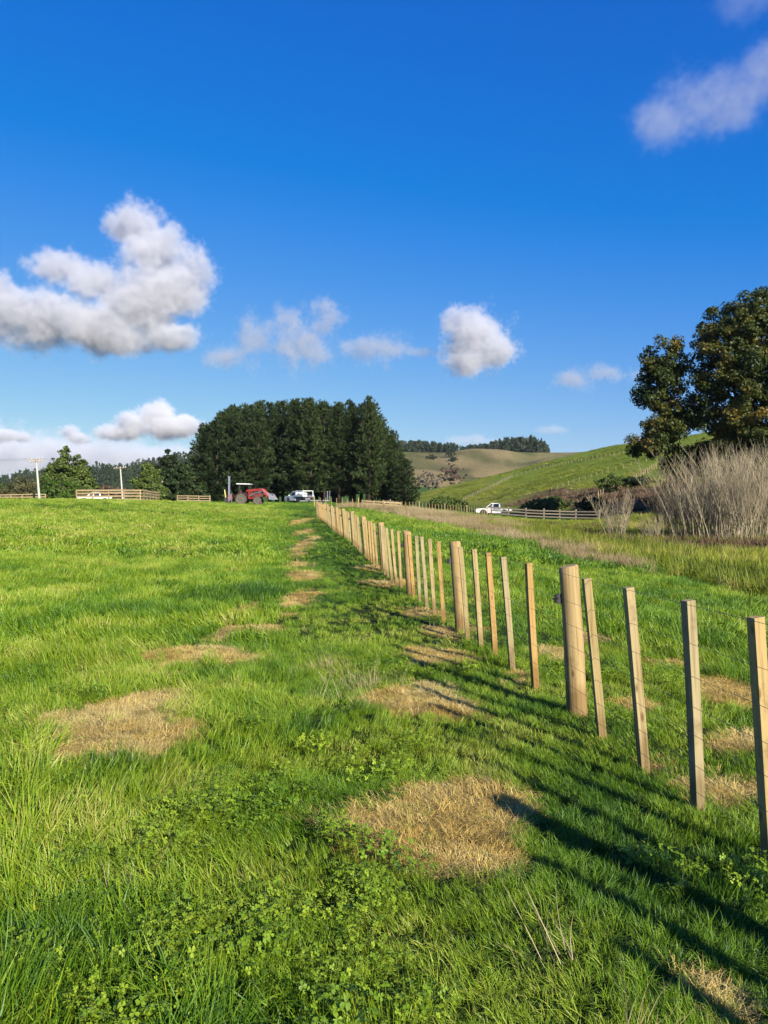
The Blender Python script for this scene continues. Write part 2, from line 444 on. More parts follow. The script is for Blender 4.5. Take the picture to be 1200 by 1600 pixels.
# ================================================================== ground, hill, far hills: one land surface, cut into its pieces
rings = np.concatenate([[0.0], np.geomspace(0.5, 4000, 320)])
ang = np.concatenate([np.linspace(-180, -64, 40)[:-1], np.linspace(-64, 64, 300), np.linspace(64, 180, 40)[1:]])
ang = np.radians(ang)
RR, AA = np.meshgrid(rings[1:], ang, indexing='ij')
GX = RR * np.sin(AA); GY = RR * np.cos(AA)
GZ = ground_z(GX, GY)
def land_tone(x, y, z):
    n = len(x)
    c = np.tile(np.array([0.052, 0.115, 0.014]), (n, 1))
    def mix(mask, col):
        nonlocal c
        mask = np.clip(mask, 0, 1)[:, None]
        c = c * (1 - mask) + np.array(col) * mask
    v = fbm(x, y, 5, 41, 4); mix(sst(.45, .75, v) * .6, (0.11, 0.18, 0.02))
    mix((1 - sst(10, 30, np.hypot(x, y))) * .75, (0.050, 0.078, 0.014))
    rm = reed_mask(x, y); mix(rm, (0.075, 0.10, 0.015))
    mix(strip_mask(x, y), (0.24, 0.17, 0.08))
    mix(patch_mask(x, y) * 1.6, (0.58, 0.40, 0.15))
    hx = x - toe_x(y)
    hill = sst(-3, 6, hx) * sst(95, 115, y) * (1 - sst(380, 470, y))
    mix(hill, (0.36, 0.39, 0.036))
    # sheep terraces and worn tracks on the green slope
    v = fbm(x, y, 9, 51, 4); mix(hill * sst(.52, .75, v) * .55, (0.37, 0.36, 0.07))
    up = (hx * .253); tr = np.sin(up * 5.2 + 5 * fbm(x, y, 30, 55, 2)); mix(hill * sst(.5, .95, tr) * .30, (0.22, 0.21, 0.06))
    upper = sst(0, 8, hx - (18 + 0.055 * (y - 110)) + (fbm(x, y, 12, 58, 2) - .5) * 3); mix(hill * upper * .65, (0.24, 0.35, 0.024))
    # slipped, bracken-covered lower slope
    sl = hill * sst(3, 5, hx + (fbm(x, y, 8, 61, 3) - .5) * 6) * (1 - sst(17, 20, hx + (fbm(x, y, 9, 62, 3) - .5) * 7)) * (1 - sst(150, 185, y + hx * -.8 + (fbm(x, y, 10, 63, 2) - .5) * 20))
    mix(sl, (0.235, 0.165, 0.095)); mix(sl * sst(.52, .7, fbm(x, y, 4, 64, 3)), (0.12, 0.075, 0.045))
    far = sst(430, 520, y)
    mix(far, (0.33, 0.255, 0.115)); mix(far * sst(.52, .70, fbm(x, y, 130, 65, 4)) * .8, (0.19, 0.19, 0.055)); mix(far * sst(.55, .7, fbm(x, y, 60, 66, 4)) * .6, (0.36, 0.28, 0.14)); mix(far * sst(.54, .64, fbm(x + .25 * y, y * .35, 45, 67, 4)) * .75, (0.105, 0.115, 0.035)); mix(far * sst(.56, .62, fbm(x - .2 * y, y * .4, 90, 68, 3)) * .3, (0.14, 0.19, 0.03))
    mix(sst(420, 440, y) * (1 - sst(500, 560, y)), (0.07, 0.16, 0.02))
    mix(far * sst(-120, -180, x), (0.05, 0.07, 0.025))
    return np.concatenate([c * K, np.ones((n, 1))], axis=1)
nr, na = GX.shape
quad = lambda i, j: np.stack([i * na + j, (i + 1) * na + j, (i + 1) * na + j + 1, i * na + j + 1], axis=-1)
I, J = np.meshgrid(np.arange(nr - 1), np.arange(na - 1), indexing='ij')
Q = quad(I, J).reshape(-1, 4)[:, ::-1]
V = np.stack([GX.ravel(), GY.ravel(), GZ.ravel()], axis=1)
qc = V[Q].mean(axis=1)
zone = np.where(qc[:, 1] > 430, 2, np.where((qc[:, 0] - toe_x(qc[:, 1]) > 0) & (qc[:, 1] > 100), 1, 0))
for zi, nm in ((0, 'ground'), (1, 'hill'), (2, 'far_hills')):
    q = Q[zone == zi]
    used, inv = np.unique(q.ravel(), return_inverse=True)
    v = V[used]
    faces = [inv.reshape(-1, 4)]
    if zi == 0:   # close the small hole under the camera
        loop0 = np.searchsorted(used, np.arange(na - 1))
        v = np.concatenate([v, [[0, 0, float(gz(0, 0))]]]); c = len(v) - 1
        faces.append(np.stack([np.full(na - 1, c), np.roll(loop0, -1), loop0], axis=1))
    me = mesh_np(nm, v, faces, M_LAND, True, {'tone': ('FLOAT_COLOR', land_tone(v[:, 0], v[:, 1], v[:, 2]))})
    tag(put(nm, me), kind='structure')
# ================================================================== the new post and batten fence
def post_mesh(seed, r=0.076, h=1.155, n=18):
    g = np.random.default_rng(seed)
    ph = g.uniform(0, 6.28, 4); b = MB()
    zs = [-0.25, 0.0, 0.1, 0.3, 0.5, 0.7, 0.9, 1.05, h - 0.012, h]
    tilt = g.uniform(-.03, .03)
    prof = []
    for zi, z in enumerate(zs):
        for k in range(n):
            t = 2 * math.pi * k / n
            rr = r * (1.02 - 0.05 * z) * (1 + 0.022 * math.sin(2 * t + ph[0] + z) + 0.014 * math.sin(5 * t + ph[1] + 2.3 * z) + 0.012 * math.sin(3 * z * 4 + ph[2]))
            if zi == len(zs) - 1: rr -= 0.008
            b.v.append((rr * math.cos(t) + 0.006 * math.sin(2.5 * z + ph[3]), rr * math.sin(t), z + (tilt * rr * math.cos(t + ph[0]) / r if z > h - .05 else 0)))
    for i in range(len(zs) - 1):
        for k in range(n):
            q = i * n; b.f.append((q + k, q + (k + 1) % n, q + n + (k + 1) % n, q + n + k))
    b.f.append(tuple((len(zs) - 1) * n + k for k in range(n)))
    me = b.mesh('post', M_POST, smooth=False)
    for p in me.polygons: p.use_smooth = len(p.vertices) == 4
    return me
def batten_mesh(seed, w=0.053, t=0.055, h=1.135):
    g = np.random.default_rng(seed)
    b = MB(); bow = g.uniform(-.006, .006, 2); tw = g.uniform(-.04, .04); rings_ = 7
    for i in range(rings_):
        z = -0.06 + (h + 0.06) * i / (rings_ - 1); f = math.sin(math.pi * i / (rings_ - 1)); a = tw * i / rings_
        for x, y in ((-w / 2, -t / 2), (w / 2, -t / 2), (w / 2, t / 2), (-w / 2, t / 2)):
            b.v.append((x * math.cos(a) - y * math.sin(a) + bow[0] * f, x * math.sin(a) + y * math.cos(a) + bow[1] * f, z + (x * 0.06 if i == rings_ - 1 else 0)))
    for i in range(rings_ - 1):
        for k in range(4):
            q = i * 4; b.f.append((q + k, q + (k + 1) % 4, q + 4 + (k + 1) % 4, q + 4 + k))
    b.f.append((0, 3, 2, 1)); q = (rings_ - 1) * 4; b.f.append((q, q + 1, q + 2, q + 3))
    return b.mesh('batten', M_BATTEN, bevel=0.0025)
POSTS = [post_mesh(i) for i in range(5)]
BATTENS = [batten_mesh(40 + i) for i in range(6)]
ins = MB()
ins.lathe([(0.010, -0.03), (0.018, -0.026), (0.018, -0.012), (0.011, -0.010), (0.011, 0.010), (0.018, 0.012), (0.018, 0.026), (0.010, 0.03)], (-0.022, 0, 0), 10, 'z')
ins.box((-0.004, 0, 0), (0.03, 0.03, 0.075)); ins.tube([(-0.02, -0.035, 0.01), (-0.04, -0.02, 0.0), (-0.045, 0.02, 0.0), (-0.02, 0.035, -0.01)], 0.006, 6)
INSUL = ins.mesh('insulator', M_BLACK)
LEAN = R(-4.35)
fence = empty('wire_fence', (float(fence_x(2)), 2.0, gz(float(fence_x(2)), 2.0)))
tag(fence, 'new tan timber post and batten wire fence running up the paddock', 'fence')
fl = Vector(fence.location)
POST_Y = [5.85 + 3.95 * n for n in range(-1, 14)]
WIRES = [1.10, 0.90, 0.73, 0.57, 0.42, 0.26, 0.12]
yaw = math.atan(0.125)
wire_pts = [[] for _ in WIRES]
g = np.random.default_rng(77)
knots = []
for n, y in enumerate(POST_Y):
    x = float(fence_x(y)); z = float(ground_z(np.array([x]), np.array([y]), False)[0])
    ln = LEAN + R(g.normal(0, .45))
    big = 1.25 if n == len(POST_Y) - 1 else 1.0
    o = put('post', POSTS[n % 5], fence, Vector((x, y, z - .01)) - fl, (R(g.normal(0, .5)), ln, g.uniform(0, 6.28)), (big, big, 1))
    o.rotation_mode = 'XYZ'
    o.rotation_euler = (R(g.normal(0, .5)), ln, 0)
    put('insulator', INSUL, fence, Vector((x - .08 + math.sin(ln) * WIRES[1], y, z + WIRES[1] - .01)) - fl, (0, 0, yaw))
    knots.append((y, x, z))
    if n + 1 <= len(POST_Y):
        for k, off in enumerate((0.59, 1.21, 1.82, 2.43, 3.12)):
            yb = y - off
            if yb < 0.6: continue
            xb = float(fence_x(yb)) - 0.052; zb = float(ground_z(np.array([xb]), np.array([yb]), False)[0])
            put('batten', BATTENS[int(g.integers(6))], fence, Vector((xb, yb, zb - .025 + g.normal(0, .008))) - fl, (R(g.normal(0, .7)), LEAN + R(g.normal(0, .7)), yaw + R(g.normal(0, 5))))
knots.sort()
for k, h in enumerate(WIRES):
    pts = []
    ys = np.concatenate([[0.4], np.arange(1.9, POST_Y[-1] + .1, 0.79)])
    for y in ys:
        x = float(fence_x(y)); z = float(ground_z(np.array([x]), np.array([y]), False)[0])
        pts.append(Vector((x - .0795 + math.sin(LEAN) * h, y, z + h - .008)) - fl)
    MB().tube(pts, 0.0013, 5).build('wire', M_WIRE, fence)

# ================================================================== other fences
def rail_fence(label, pts, heights, spacing, post_h, mat, rail=(0.045, 0.15), post=0.13, side=-1):
    root = empty('rail_fence', pts[0]); tag(root, label, 'fence', 'timber rail fences')
    p0 = Vector(pts[0])
    P = []
    for a, b in zip(pts[:-1], pts[1:]):
        n = max(1, round((Vector(b) - Vector(a)).length / spacing))
        for i in range(n): P.append(Vector(a).lerp(Vector(b), i / n))
    P.append(Vector(pts[-1]))
    P = [Vector((p.x, p.y, gz(p.x, p.y))) for p in P]
    pm = MB().box((0, 0, post_h / 2 - .15), (post, post, post_h + .3), taper=.96).mesh('post', mat, bevel=.008)
    for i, p in enumerate(P):
        put('post', pm, root, p - p0, (R(random.gauss(0, .8)), R(random.gauss(0, .8)), math.atan2(P[min(i + 1, len(P) - 1)].y - P[max(i - 1, 0)].y, P[min(i + 1, len(P) - 1)].x - P[max(i - 1, 0)].x)))
    for a, b in zip(P[:-1], P[1:]):
        d = b - a; L = d.length; az = math.atan2(d.y, d.x); el = math.atan2(d.z, math.hypot(d.x, d.y))
        nrm = Vector((math.sin(az), -math.cos(az), 0)) * (post / 2 + rail[0] / 2 - .004) * -side
        for h in heights:
            me = MB().box((0, 0, 0), (rail[0], rail[1], L - .012)).mesh('rail', mat)
            o = put('rail', me, root, (a + b) / 2 + Vector((0, 0, h + random.gauss(0, .012))) + nrm - p0)
            o.rotation_euler = (Matrix.Rotation(az, 3, 'Z') @ Matrix.Rotation(-el, 3, 'Y') @ Matrix.Rotation(R(90), 3, 'Y') @ Matrix.Rotation(R(90), 3, 'Z')).to_euler()
    return root
def G3(px, d): return at(px, d)
H4 = (0.3, 0.62, 0.94, 1.28)
rail_fence('long pale timber rail fence with utility pole at the left edge of the field', [G3(-70, 112), G3(0, 112), G3(71, 110)], (0.45, 0.85, 1.2), 2.2, 1.3, M_RAIL)
rail_fence('tall pale timber stockyard rails in front of a hidden vehicle', [G3(120, 98), G3(170, 97), G3(219, 96), G3(248, 110)], (0.35, 0.75, 1.15, 1.5), 2.3, 1.6, M_RAIL, rail=(0.05, 0.2))
rail_fence('short pale timber rails just left of the tractor', [G3(277, 118), G3(328, 116)], (0.4, 0.75, 1.1), 1.7, 1.2, M_RAIL)
rail_fence('pale timber yard rails below the pines', [G3(566, 92), G3(600, 91), G3(626, 94), G3(600, 99)], (0.30, 0.58, 0.86), 1.4, 0.95, M_RAIL, rail=(.045, .16))
rail_fence('grey weathered timber rails beside the white ute in the valley', [G3(768, 103), G3(850, 99), G3(900, 97), G3(936, 95)], (0.45, 0.85, 1.22), 2.6, 1.5, M_OLDRAIL, rail=(.05, .16), post=.17)

def stake_fence(label, pts, spacing, h, w, mat, wires=(0.35, 0.7), name='wire_fence', every=0):
    root = empty(name, pts[0]); tag(root, label, 'fence'); p0 = Vector(pts[0])
    sm = MB().box((0, 0, h / 2 - .1), (w, w, h + .2)).mesh('batten', mat)
    bigm = MB().box((0, 0, h / 2 - .05), (w * 2.0, w * 2.0, h + .4)).mesh('post', mat) if every else None
    P = []
    for a, b in zip(pts[:-1], pts[1:]):
        n = max(1, round((Vector(b) - Vector(a)).length / spacing))
        for i in range(n): P.append(Vector(a).lerp(Vector(b), i / n))
    P.append(Vector(pts[-1])); P = [Vector((p.x, p.y, gz(p.x, p.y))) for p in P]
    for i, p in enumerate(P):
        if every and i % every == 0: put('post', bigm, root, p - p0, (0, R(random.gauss(-2, 1.2)), 0))
        else: put('batten', sm, root, p - p0, (R(random.gauss(0, 1.2)), R(random.gauss(-2, 1.5)), random.gauss(0, .2)))
    for hh in wires:
        MB().tube([p - p0 + Vector((0, -w, h * hh)) for p in P], 0.006, 3).build('wire', M_WIRE, root)
    return root
stake_fence('row of slim pale battens crossing behind the near fence to the valley', [G3(492, 84), G3(560, 86), G3(640, 92), G3(700, 98), G3(765, 106)], 0.66, 1.1, 0.055, M_BATTEN, (.3, .6, .9), every=8)
def on_hill(px, py):
    x, d = on_ground(px, py, 90, 900); return (x, d, gz(x, d))
stake_fence('wire fence climbing across the green hillside', [on_hill(724, 783), on_hill(760, 766), on_hill(800, 746), on_hill(850, 731), on_hill(920, 719), on_hill(1012, 704)], 2.3, 1.1, 0.12, M_OLDRAIL, (.5, .9))
stake_fence('short fence above the brown bracken slip on the hill', [on_hill(862, 768), on_hill(905, 752), on_hill(950, 738), on_hill(1010, 722)], 2.2, 1.0, 0.09, M_OLDRAIL, (.5, .9))
stake_fence('pale fence posts stepping up the bank beside the big tree', [on_hill(935, 778), on_hill(975, 757), on_hill(1025, 731)], 1.6, 1.25, 0.11, M_RAIL, (.5, .9))
# ================================================================== vehicles
M_RED = m_mottle('faded_red_paint', (0.075, 0.016, 0.013), (0.15, 0.030, 0.024), 3, .6)
M_REDB = m_mottle('bright_red_paint', (0.20, 0.012, 0.010), (0.28, 0.022, 0.018), 3, .45)
M_DUSTT = m_mottle('dusty_tyre', (0.065, 0.057, 0.045), (0.135, 0.12, 0.092), 6, .95, spec=.1)
M_RIM = m_mottle('dirty_cream_rim', (0.30, 0.27, 0.20), (0.46, 0.42, 0.33), 5, .6)
M_STEEL = m_mottle('worn_steel', (0.17, 0.17, 0.19), (0.33, 0.33, 0.36), 5, .5, .5)
M_DARK = m_mottle('greasy_black_metal', (0.018, 0.017, 0.016), (0.05, 0.045, 0.04), 6, .6)
M_WHITE = m_mottle('white_paint', (0.58, 0.58, 0.57), (0.66, 0.66, 0.65), 2, .3)
M_GLASS = m_mottle('dark_window_glass', (0.018, 0.022, 0.024), (0.03, 0.036, 0.038), 1, .08)
M_RUBBER = m_mottle('tyre_rubber', (0.02, 0.02, 0.02), (0.04, 0.038, 0.035), 6, .8)
M_ALLOY = m_mottle('alloy_rim', (0.45, 0.45, 0.46), (0.6, 0.6, 0.61), 5, .35, .7)
M_LAMP = m_mottle('headlamp_lens', (0.6, 0.6, 0.58), (0.7, 0.7, 0.68), 5, .15)
M_YEL = m_mottle('yellowed_timber', (0.55, 0.42, 0.12), (0.62, 0.5, 0.2), 5, .7)
M_GALV = m_mottle('galvanised_mesh', (0.12, 0.125, 0.13), (0.20, 0.205, 0.21), 8, .5, .4)

def wheel(parent, x, y, r, w, tyre, rim, lugs=0, side=-1):
    hub = MB()
    t = MB().lathe([(r * .58, -w / 2 * .8), (r * .80, -w / 2), (r * .94, -w / 2 * .92), (r, -w / 2 * .6), (r, w / 2 * .6), (r * .94, w / 2 * .92), (r * .80, w / 2), (r * .58, w / 2 * .8)], (0, 0, 0), 28)
    if lugs:
        for k in range(lugs):
            a = 2 * math.pi * k / lugs
            for s in (-1, 1):
                aa = a + (math.pi / lugs if s > 0 else 0)
                t.box((math.cos(aa) * (r + .012), s * w * .24, math.sin(aa) * (r + .012)), (.05, w * .5, .05), rot=(0, -aa, s * .5))
    o = t.build('wheel', tyre, parent, loc=(x, y, r), smooth=False)
    q = MB().lathe([(r * .59, -w * .34), (r * .55, -w * .42), (r * .50, -w * .28), (r * .24, -w * .20), (r * .20, -w * .36), (r * .10, -w * .38), (r * .10, w * .38), (r * .20, w * .36), (r * .24, w * .2), (r * .50, w * .28), (r * .55, w * .42), (r * .59, w * .34)], (0, 0, 0), 20)
    q.build('rim', rim, o)
    return o
def tractor():
    root = empty('tractor', at(379, 95), R(-4)); tag(root, 'muddy red tractor with front loader and post driver on the skyline', 'tractor')
    for s in (-1, 1):
        wheel(root, 0, s * .78, .68, .42, M_DUSTT, M_RIM, 16); wheel(root, 2.0, s * .72, .48, .30, M_DUSTT, M_RIM, 14)
    MB().box((.75, 0, .82), (1.6, .42, .42)).box((1.9, 0, .78), (.8, .36, .36)).tube([(0, -.7, .68), (0, .7, .68)], .10, 10).tube([(2.0, -.62, .48), (2.0, .62, .48)], .07, 10).box((2.0, 0, .58), (.25, .25, .25)).build('chassis', M_DARK, root)
    hood = MB().prism([(1.0, .95), (2.55, .95), (2.62, 1.10), (2.60, 1.40), (2.45, 1.47), (1.0, 1.56)], -.33, .33).build('bonnet', M_RED, root, bevel=.05)
    MB().box((2.63, 0, 1.18), (.02, .5, .40)).build('grille', M_DARK, hood)
    for s in (-1, 1): MB().lathe([(.075, -.01), (.075, .015)], (0, 0, 0), 12).build('headlight', M_LAMP, hood, loc=(2.64, s * .19, 1.36), rot=(0, 0, R(90)))
    for s in (-1, 1):
        m = MB(); n = 8
        for k in range(n):
            a0 = R(20 + 150 * k / n); a1 = R(20 + 150 * (k + 1) / n); r0 = .78
            m.add([(r0 * math.cos(a0), s * .55, .70 + r0 * math.sin(a0)), (r0 * math.cos(a1), s * .55, .70 + r0 * math.sin(a1)), (r0 * math.cos(a1), s * .98, .70 + r0 * math.sin(a1)), (r0 * math.cos(a0), s * .98, .70 + r0 * math.sin(a0)),
                   ((r0 + .03) * math.cos(a0), s * .55, .70 + (r0 + .03) * math.sin(a0)), ((r0 + .03) * math.cos(a1), s * .55, .70 + (r0 + .03) * math.sin(a1)), ((r0 + .03) * math.cos(a1), s * .98, .70 + (r0 + .03) * math.sin(a1)), ((r0 + .03) * math.cos(a0), s * .98, .70 + (r0 + .03) * math.sin(a0))],
                  [(0, 1, 2, 3), (4, 5, 6, 7), (0, 4, 5, 1), (3, 2, 6, 7), (1, 5, 6, 2), (0, 3, 7, 4)])
        m.build('fender', M_RED, root)
    seat = MB().box((.05, 0, 1.30), (.5, .5, .14)).box((-.18, 0, 1.58), (.12, .48, .5)).build('seat', M_DARK, root, bevel=.03)
    MB().box((.72, 0, 1.30), (.30, .55, .62)).box((.1, 0, .98), (1.0, 1.0, .12)).build('console_dark_backing', M_DARK, root, bevel=.02)  # console bulked out with dark boxes to darken the space under the canopy
    MB().tube([(.62, 0, 1.25), (.50, 0, 1.62)], .025, 8).lathe([(.17, -.012), (.20, 0), (.17, .012)], (.5, 0, 1.64), 14, 'z').build('steering_wheel', M_DARK, root)
    for s in (-1, 1):
        MB().box((-.28, s * .52, 1.78), (.09, .07, 1.55)).build('roll_bar', M_DARK, root)
        MB().box((.95, s * .50, 1.85), (.08, .08, 1.38)).build('canopy_post', M_DARK, root)
    MB().prism([(-.62, 2.52), (1.12, 2.48), (1.16, 2.53), (1.05, 2.60), (-.55, 2.64), (-.64, 2.58)], -.70, .70).build('canopy', M_WHITE, root, bevel=.015)
    MB().tube([(1.55, .22, 1.5), (1.55, .22, 2.15), (1.60, .22, 2.25)], .035, 8).build('exhaust', M_DARK, root)
    ld = MB()
    for s in (-1, 1):
        ld.prism([(.55, 1.68), (.72, 1.84), (2.55, 2.02), (2.78, 1.94), (3.50, .72), (3.34, .62), (2.60, 1.72), (2.42, 1.80), (.72, 1.62)], s * .58 - .05, s * .58 + .05)
        ld.box((.95, s * .55, 1.25), (.16, .12, 1.05)); ld.box((1.3, s * .52, .82), (.9, .08, .16))
    ld.box((3.36, 0, .80), (.10, 1.2, .10))
    lo = ld.build('loader_arm', M_REDB, root, bevel=.01)
    cylm = MB()
    for s in (-1, 1): cylm.tube([(1.0, s * .58, 1.05), (2.35, s * .58, 1.70)], .05, 8).tube([(2.6, s * .62, 1.95), (3.5, s * .62, 1.05)], .035, 8)
    cylm.build('hydraulic_ram', M_STEEL, lo)
    MB().prism([(3.48, .62), (4.30, .60), (4.32, .64), (3.62, .70), (3.56, 1.10), (3.78, 1.34), (3.70, 1.40), (3.46, 1.16)], -.95, .95).build('bucket', M_STEEL, root)
    for s in (-1, 1): MB().prism([(3.50, .64), (4.28, .63), (3.74, 1.36), (3.50, 1.14)], s * .95 - .015, s * .95 + .015).build('bucket_side', M_STEEL, root)
    # post driver carried on the back
    pd = MB().box((-1.62, -.20, 1.72), (.20, .20, 3.35)).box((-1.62, -.20, 3.42), (.26, .26, .16)).build('driver_mast', m_mottle('blue_grey_steel', (.16, .17, .22), (.28, .29, .34), 4, .5, .3), root)
    MB().box((-1.46, -.20, .95), (.26, .26, .70)).build('driver_hammer', m_mottle('brick_red_paint', (.24, .07, .05), (.34, .12, .09), 4, .6), pd)
    MB().box((-1.15, 0, .62), (1.1, .5, .14)).box((-1.5, 0, .40), (.2, 1.3, .14)).box((-1.85, .1, .75), (.35, .5, .8)).tube([(-1.0, -.3, .5), (-1.5, -.3, 1.5)], .04, 6).tube([(-.9, .3, .6), (-1.55, 0, 1.9)], .045, 6).build('driver_frame', M_DARK, root)
    MB().box((-1.28, -.30, .72), (.06, .06, 1.4)).build('prop_leg', M_STEEL, root)
    MB().box((-2.15, -.1, 1.35), (.11, .11, 1.05), rot=(0, R(-8), 0)).build('spare_batten', M_YEL, root)
    MB().box((-2.05, -.1, .45), (.25, .6, .9)).build('tool_box', M_DARK, root)
tractor()
def ute(label, loc, rz, deck):
    root = empty('ute', loc, rz); tag(root, label, 'ute')
    w = .90
    low = [(-2.55, .50), (-2.55, .98), (.55, 1.02), (1.25, 1.06), (2.30, .98), (2.52, .86), (2.58, .55), (2.50, .40), (1.98, .38), (1.93, .62), (1.75, .80), (1.50, .85), (1.25, .80), (1.07, .62), (1.02, .36), (-1.02, .36), (-1.07, .62), (-1.25, .80), (-1.50, .85), (-1.75, .80), (-1.93, .62), (-1.98, .46)]
    if deck: low = [(-.62, .40), (-.62, 1.02)] + low[2:15] + [(-.60, .36)]
    body = MB().prism(low, -w, w).build('body', M_WHITE, root, bevel=.03)
    x0, x1, x2, x3 = (-.60, -.50, .35, 1.28) if deck else (-.95, -.80, .35, 1.28)
    zt = 1.76
    cab = MB(); a = .13
    cab.add([(x0, -w, 1.0), (x3, -w, 1.04), (x3, w, 1.04), (x0, w, 1.0), (x1, -w + a, zt), (x2, -w + a, zt), (x2, w - a, zt), (x1, w - a, zt)], [(0, 1, 2, 3), (4, 7, 6, 5), (0, 4, 5, 1), (3, 2, 6, 7), (1, 5, 6, 2), (0, 3, 7, 4)])
    c = cab.build('cab', M_WHITE, root, bevel=.04)
    def side_pane(s, xa, xb, xc, xd, z0=1.10, z1=1.66):
        yy = lambda z: s * (w - a * (z - 1.0) / .76 + .006)
        m = MB().add([(xa, yy(z0), z0), (xb, yy(z0), z0), (xc, yy(z1), z1), (xd, yy(z1), z1), (xa, yy(z0) - s * .02, z0), (xb, yy(z0) - s * .02, z0), (xc, yy(z1) - s * .02, z1), (xd, yy(z1) - s * .02, z1)], [(0, 1, 2, 3), (4, 7, 6, 5), (0, 4, 5, 1), (1, 5, 6, 2), (2, 6, 7, 3), (3, 7, 4, 0)])
        m.build('side_window', M_GLASS, c)
    for s in (-1, 1):
        if deck: side_pane(s, -.42, .98, .30, -.36)
        else: side_pane(s, -.74, .10, .08, -.66); side_pane(s, .20, 1.02, .36, .18)
    nx, nz = .76 - .0, .93 - .0
    L = math.hypot(zt - 1.04, x3 - x2); ox, oz = (zt - 1.04) / L * .008, (x3 - x2) / L * .008
    q = lambda f, y: (x3 + (x2 - x3) * f + ox, y, 1.04 + (zt - 1.04) * f + oz)
    MB().add([q(.08, -.78), q(.08, .78), q(.92, .70), q(.92, -.70), *[(p[0] - .02, p[1], p[2] - .02) for p in (q(.08, -.78), q(.08, .78), q(.92, .70), q(.92, -.70))]], [(0, 1, 2, 3), (4, 7, 6, 5), (0, 4, 5, 1), (1, 5, 6, 2), (2, 6, 7, 3), (3, 7, 4, 0)]).build('windscreen', M_GLASS, c)
    MB().box((2.56, 0, .66), (.06, 1.1, .26)).build('grille', M_BLACK, body)
    for s in (-1, 1):
        MB().box((2.44, s * .72, .84), (.22, .30, .14)).build('headlight', M_LAMP, body)
        MB().box((1.02, s * 1.00, 1.14), (.10, .20, .14)).build('mirror', M_WHITE, c)
        wheel(root, 1.5, s * .80, .385, .25, M_RUBBER, M_ALLOY); wheel(root, -1.5, s * .80, .385, .25, M_RUBBER, M_ALLOY)
    if deck:
        MB().box((-1.75, 0, .92), (2.2, 1.9, .10)).box((-1.6, 0, .62), (2.2, .8, .25)).build('deck', M_STEEL, root)
        for s in (-1, 1): MB().box((-1.75, s * .97, 1.10), (2.2, .04, .28)).build('deck_side', M_WHITE, root)
        m = MB()
        for s in (-1, 1): m.box((-.74, s * .86, 1.40), (.08, .09, .9)).box((-2.72, s * .86, 1.35), (.10, .10, .9)).box((-1.73, s * .86, 1.80), (2.08, .08, .09))
        m.box((-.74, 0, 1.82), (.08, 1.8, .09)).box((-2.72, 0, 1.80), (.09, 1.8, .09)); m.build('rack', M_WHITE, root)
        MB().box((-1.2, .0, 1.25), (.6, 1.3, .5)).build('tool_chest', M_WHITE, root, bevel=.02)
    else:
        MB().box((-1.78, 0, 1.005), (1.5, 1.62, .03)).build('tray_cover', M_BLACK, root)
        MB().box((-2.57, 0, .50), (.10, 1.7, .16)).build('rear_bumper', M_BLACK, root)
    return root
ute('white flat deck ute parked right of the tractor under the pines', at(466, 116), R(180 - 52), True)
ute('white double cab ute behind the grey rails in the valley', at(772, 110), R(180 - 10), False)
ute('white ute half hidden behind the pale stockyard rails', at(148, 120), R(200), False)
tr = empty('tilt_trailer', at(497, 101), R(200)); tag(tr, 'grey trailer with two upright mesh ramps beside the white flat deck ute', 'trailer')
MB().box((0, 0, .55), (2.6, 1.5, .10)).box((1.8, 0, .50), (1.3, .10, .10)).build('deck', M_GALV, tr)
for s in (-1, 1):
    wheel(tr, -.2, s * .86, .32, .20, M_RUBBER, M_ALLOY)
    m = MB()
    for k in (-.19, .19): m.box((-1.28, s * .48 + k, 1.22), (.05, .05, 1.35))
    for k in range(9): m.box((-1.28, s * .48, .62 + k * .15), (.03, .36, .05))
    m.box((-1.27, s * .48, 1.2), (.012, .36, 1.2)); m.build('ramp', M_GALV, tr, rot=(R(s * -3), R(-4), 0))

# ================================================================== utility poles and lines
M_CONC = m_mottle('pale_concrete_pole', (0.36, 0.345, 0.30), (0.46, 0.44, 0.39), 3, .8)
def pole(label, px, d, h, lean, arms, r=.15):
    loc = at(px, d); root = empty('utility_pole', loc); tag(root, label, 'pole', None); root.rotation_euler = (0, R(lean), 0)
    MB().tube([(0, 0, -.5), (0, 0, h)], [r * 1.15, r * .75], 10).build('pole', M_CONC, root)
    for z, L in arms:
        am = MB().box((0, -.14, h - z), (L, .10, .12)).build('crossarm', M_OLDRAIL, root)
        for k in (-.45, -.25, .25, .45): MB().lathe([(.03, 0), (.055, .03), (.04, .08), (.055, .11), (.03, .15)], (k * L, -.14, h - z + .06), 8, 'z').build('insulator', M_WHITE, am)
    return root
pole('nearest white concrete power pole with two crossarms at far left', 62, 106, 6.1, -4.5, ((.15, 2.2), (.42, 1.7)))
pole('second white power pole standing behind the stockyard rails', 192, 120, 5.7, -4, ((.2, 2.0),), .13)
pole('small distant power pole between the left conifers', 137, 150, 4.1, -1, ((.2, 2.0),), .10)
pole('short power pole right of the stockyard rails with crossarms', 248, 130, 3.8, 0, ((.2, 1.6), (.9, 1.3)), .11)
def line(label, a, b, sag, r=.012):
    a = Vector(a); b = Vector(b); o = empty('power_line', a); tag(o, label, 'power line')
    MB().tube([a.lerp(b, i / 12) - a - Vector((0, 0, sag * 4 * (i / 12) * (1 - i / 12))) for i in range(13)], r, 4).build('cable', M_WIRE, o)
def top_of(px, d, h, lean, dx): x, y, z = at(px, d); return (x + h * math.sin(R(lean)) + dx, y - .14, z + h + .02)
line('upper power line sagging left out of the picture', top_of(62, 106, 6.1, -4.5, -.9), (-75, 118, 9.6), .5)
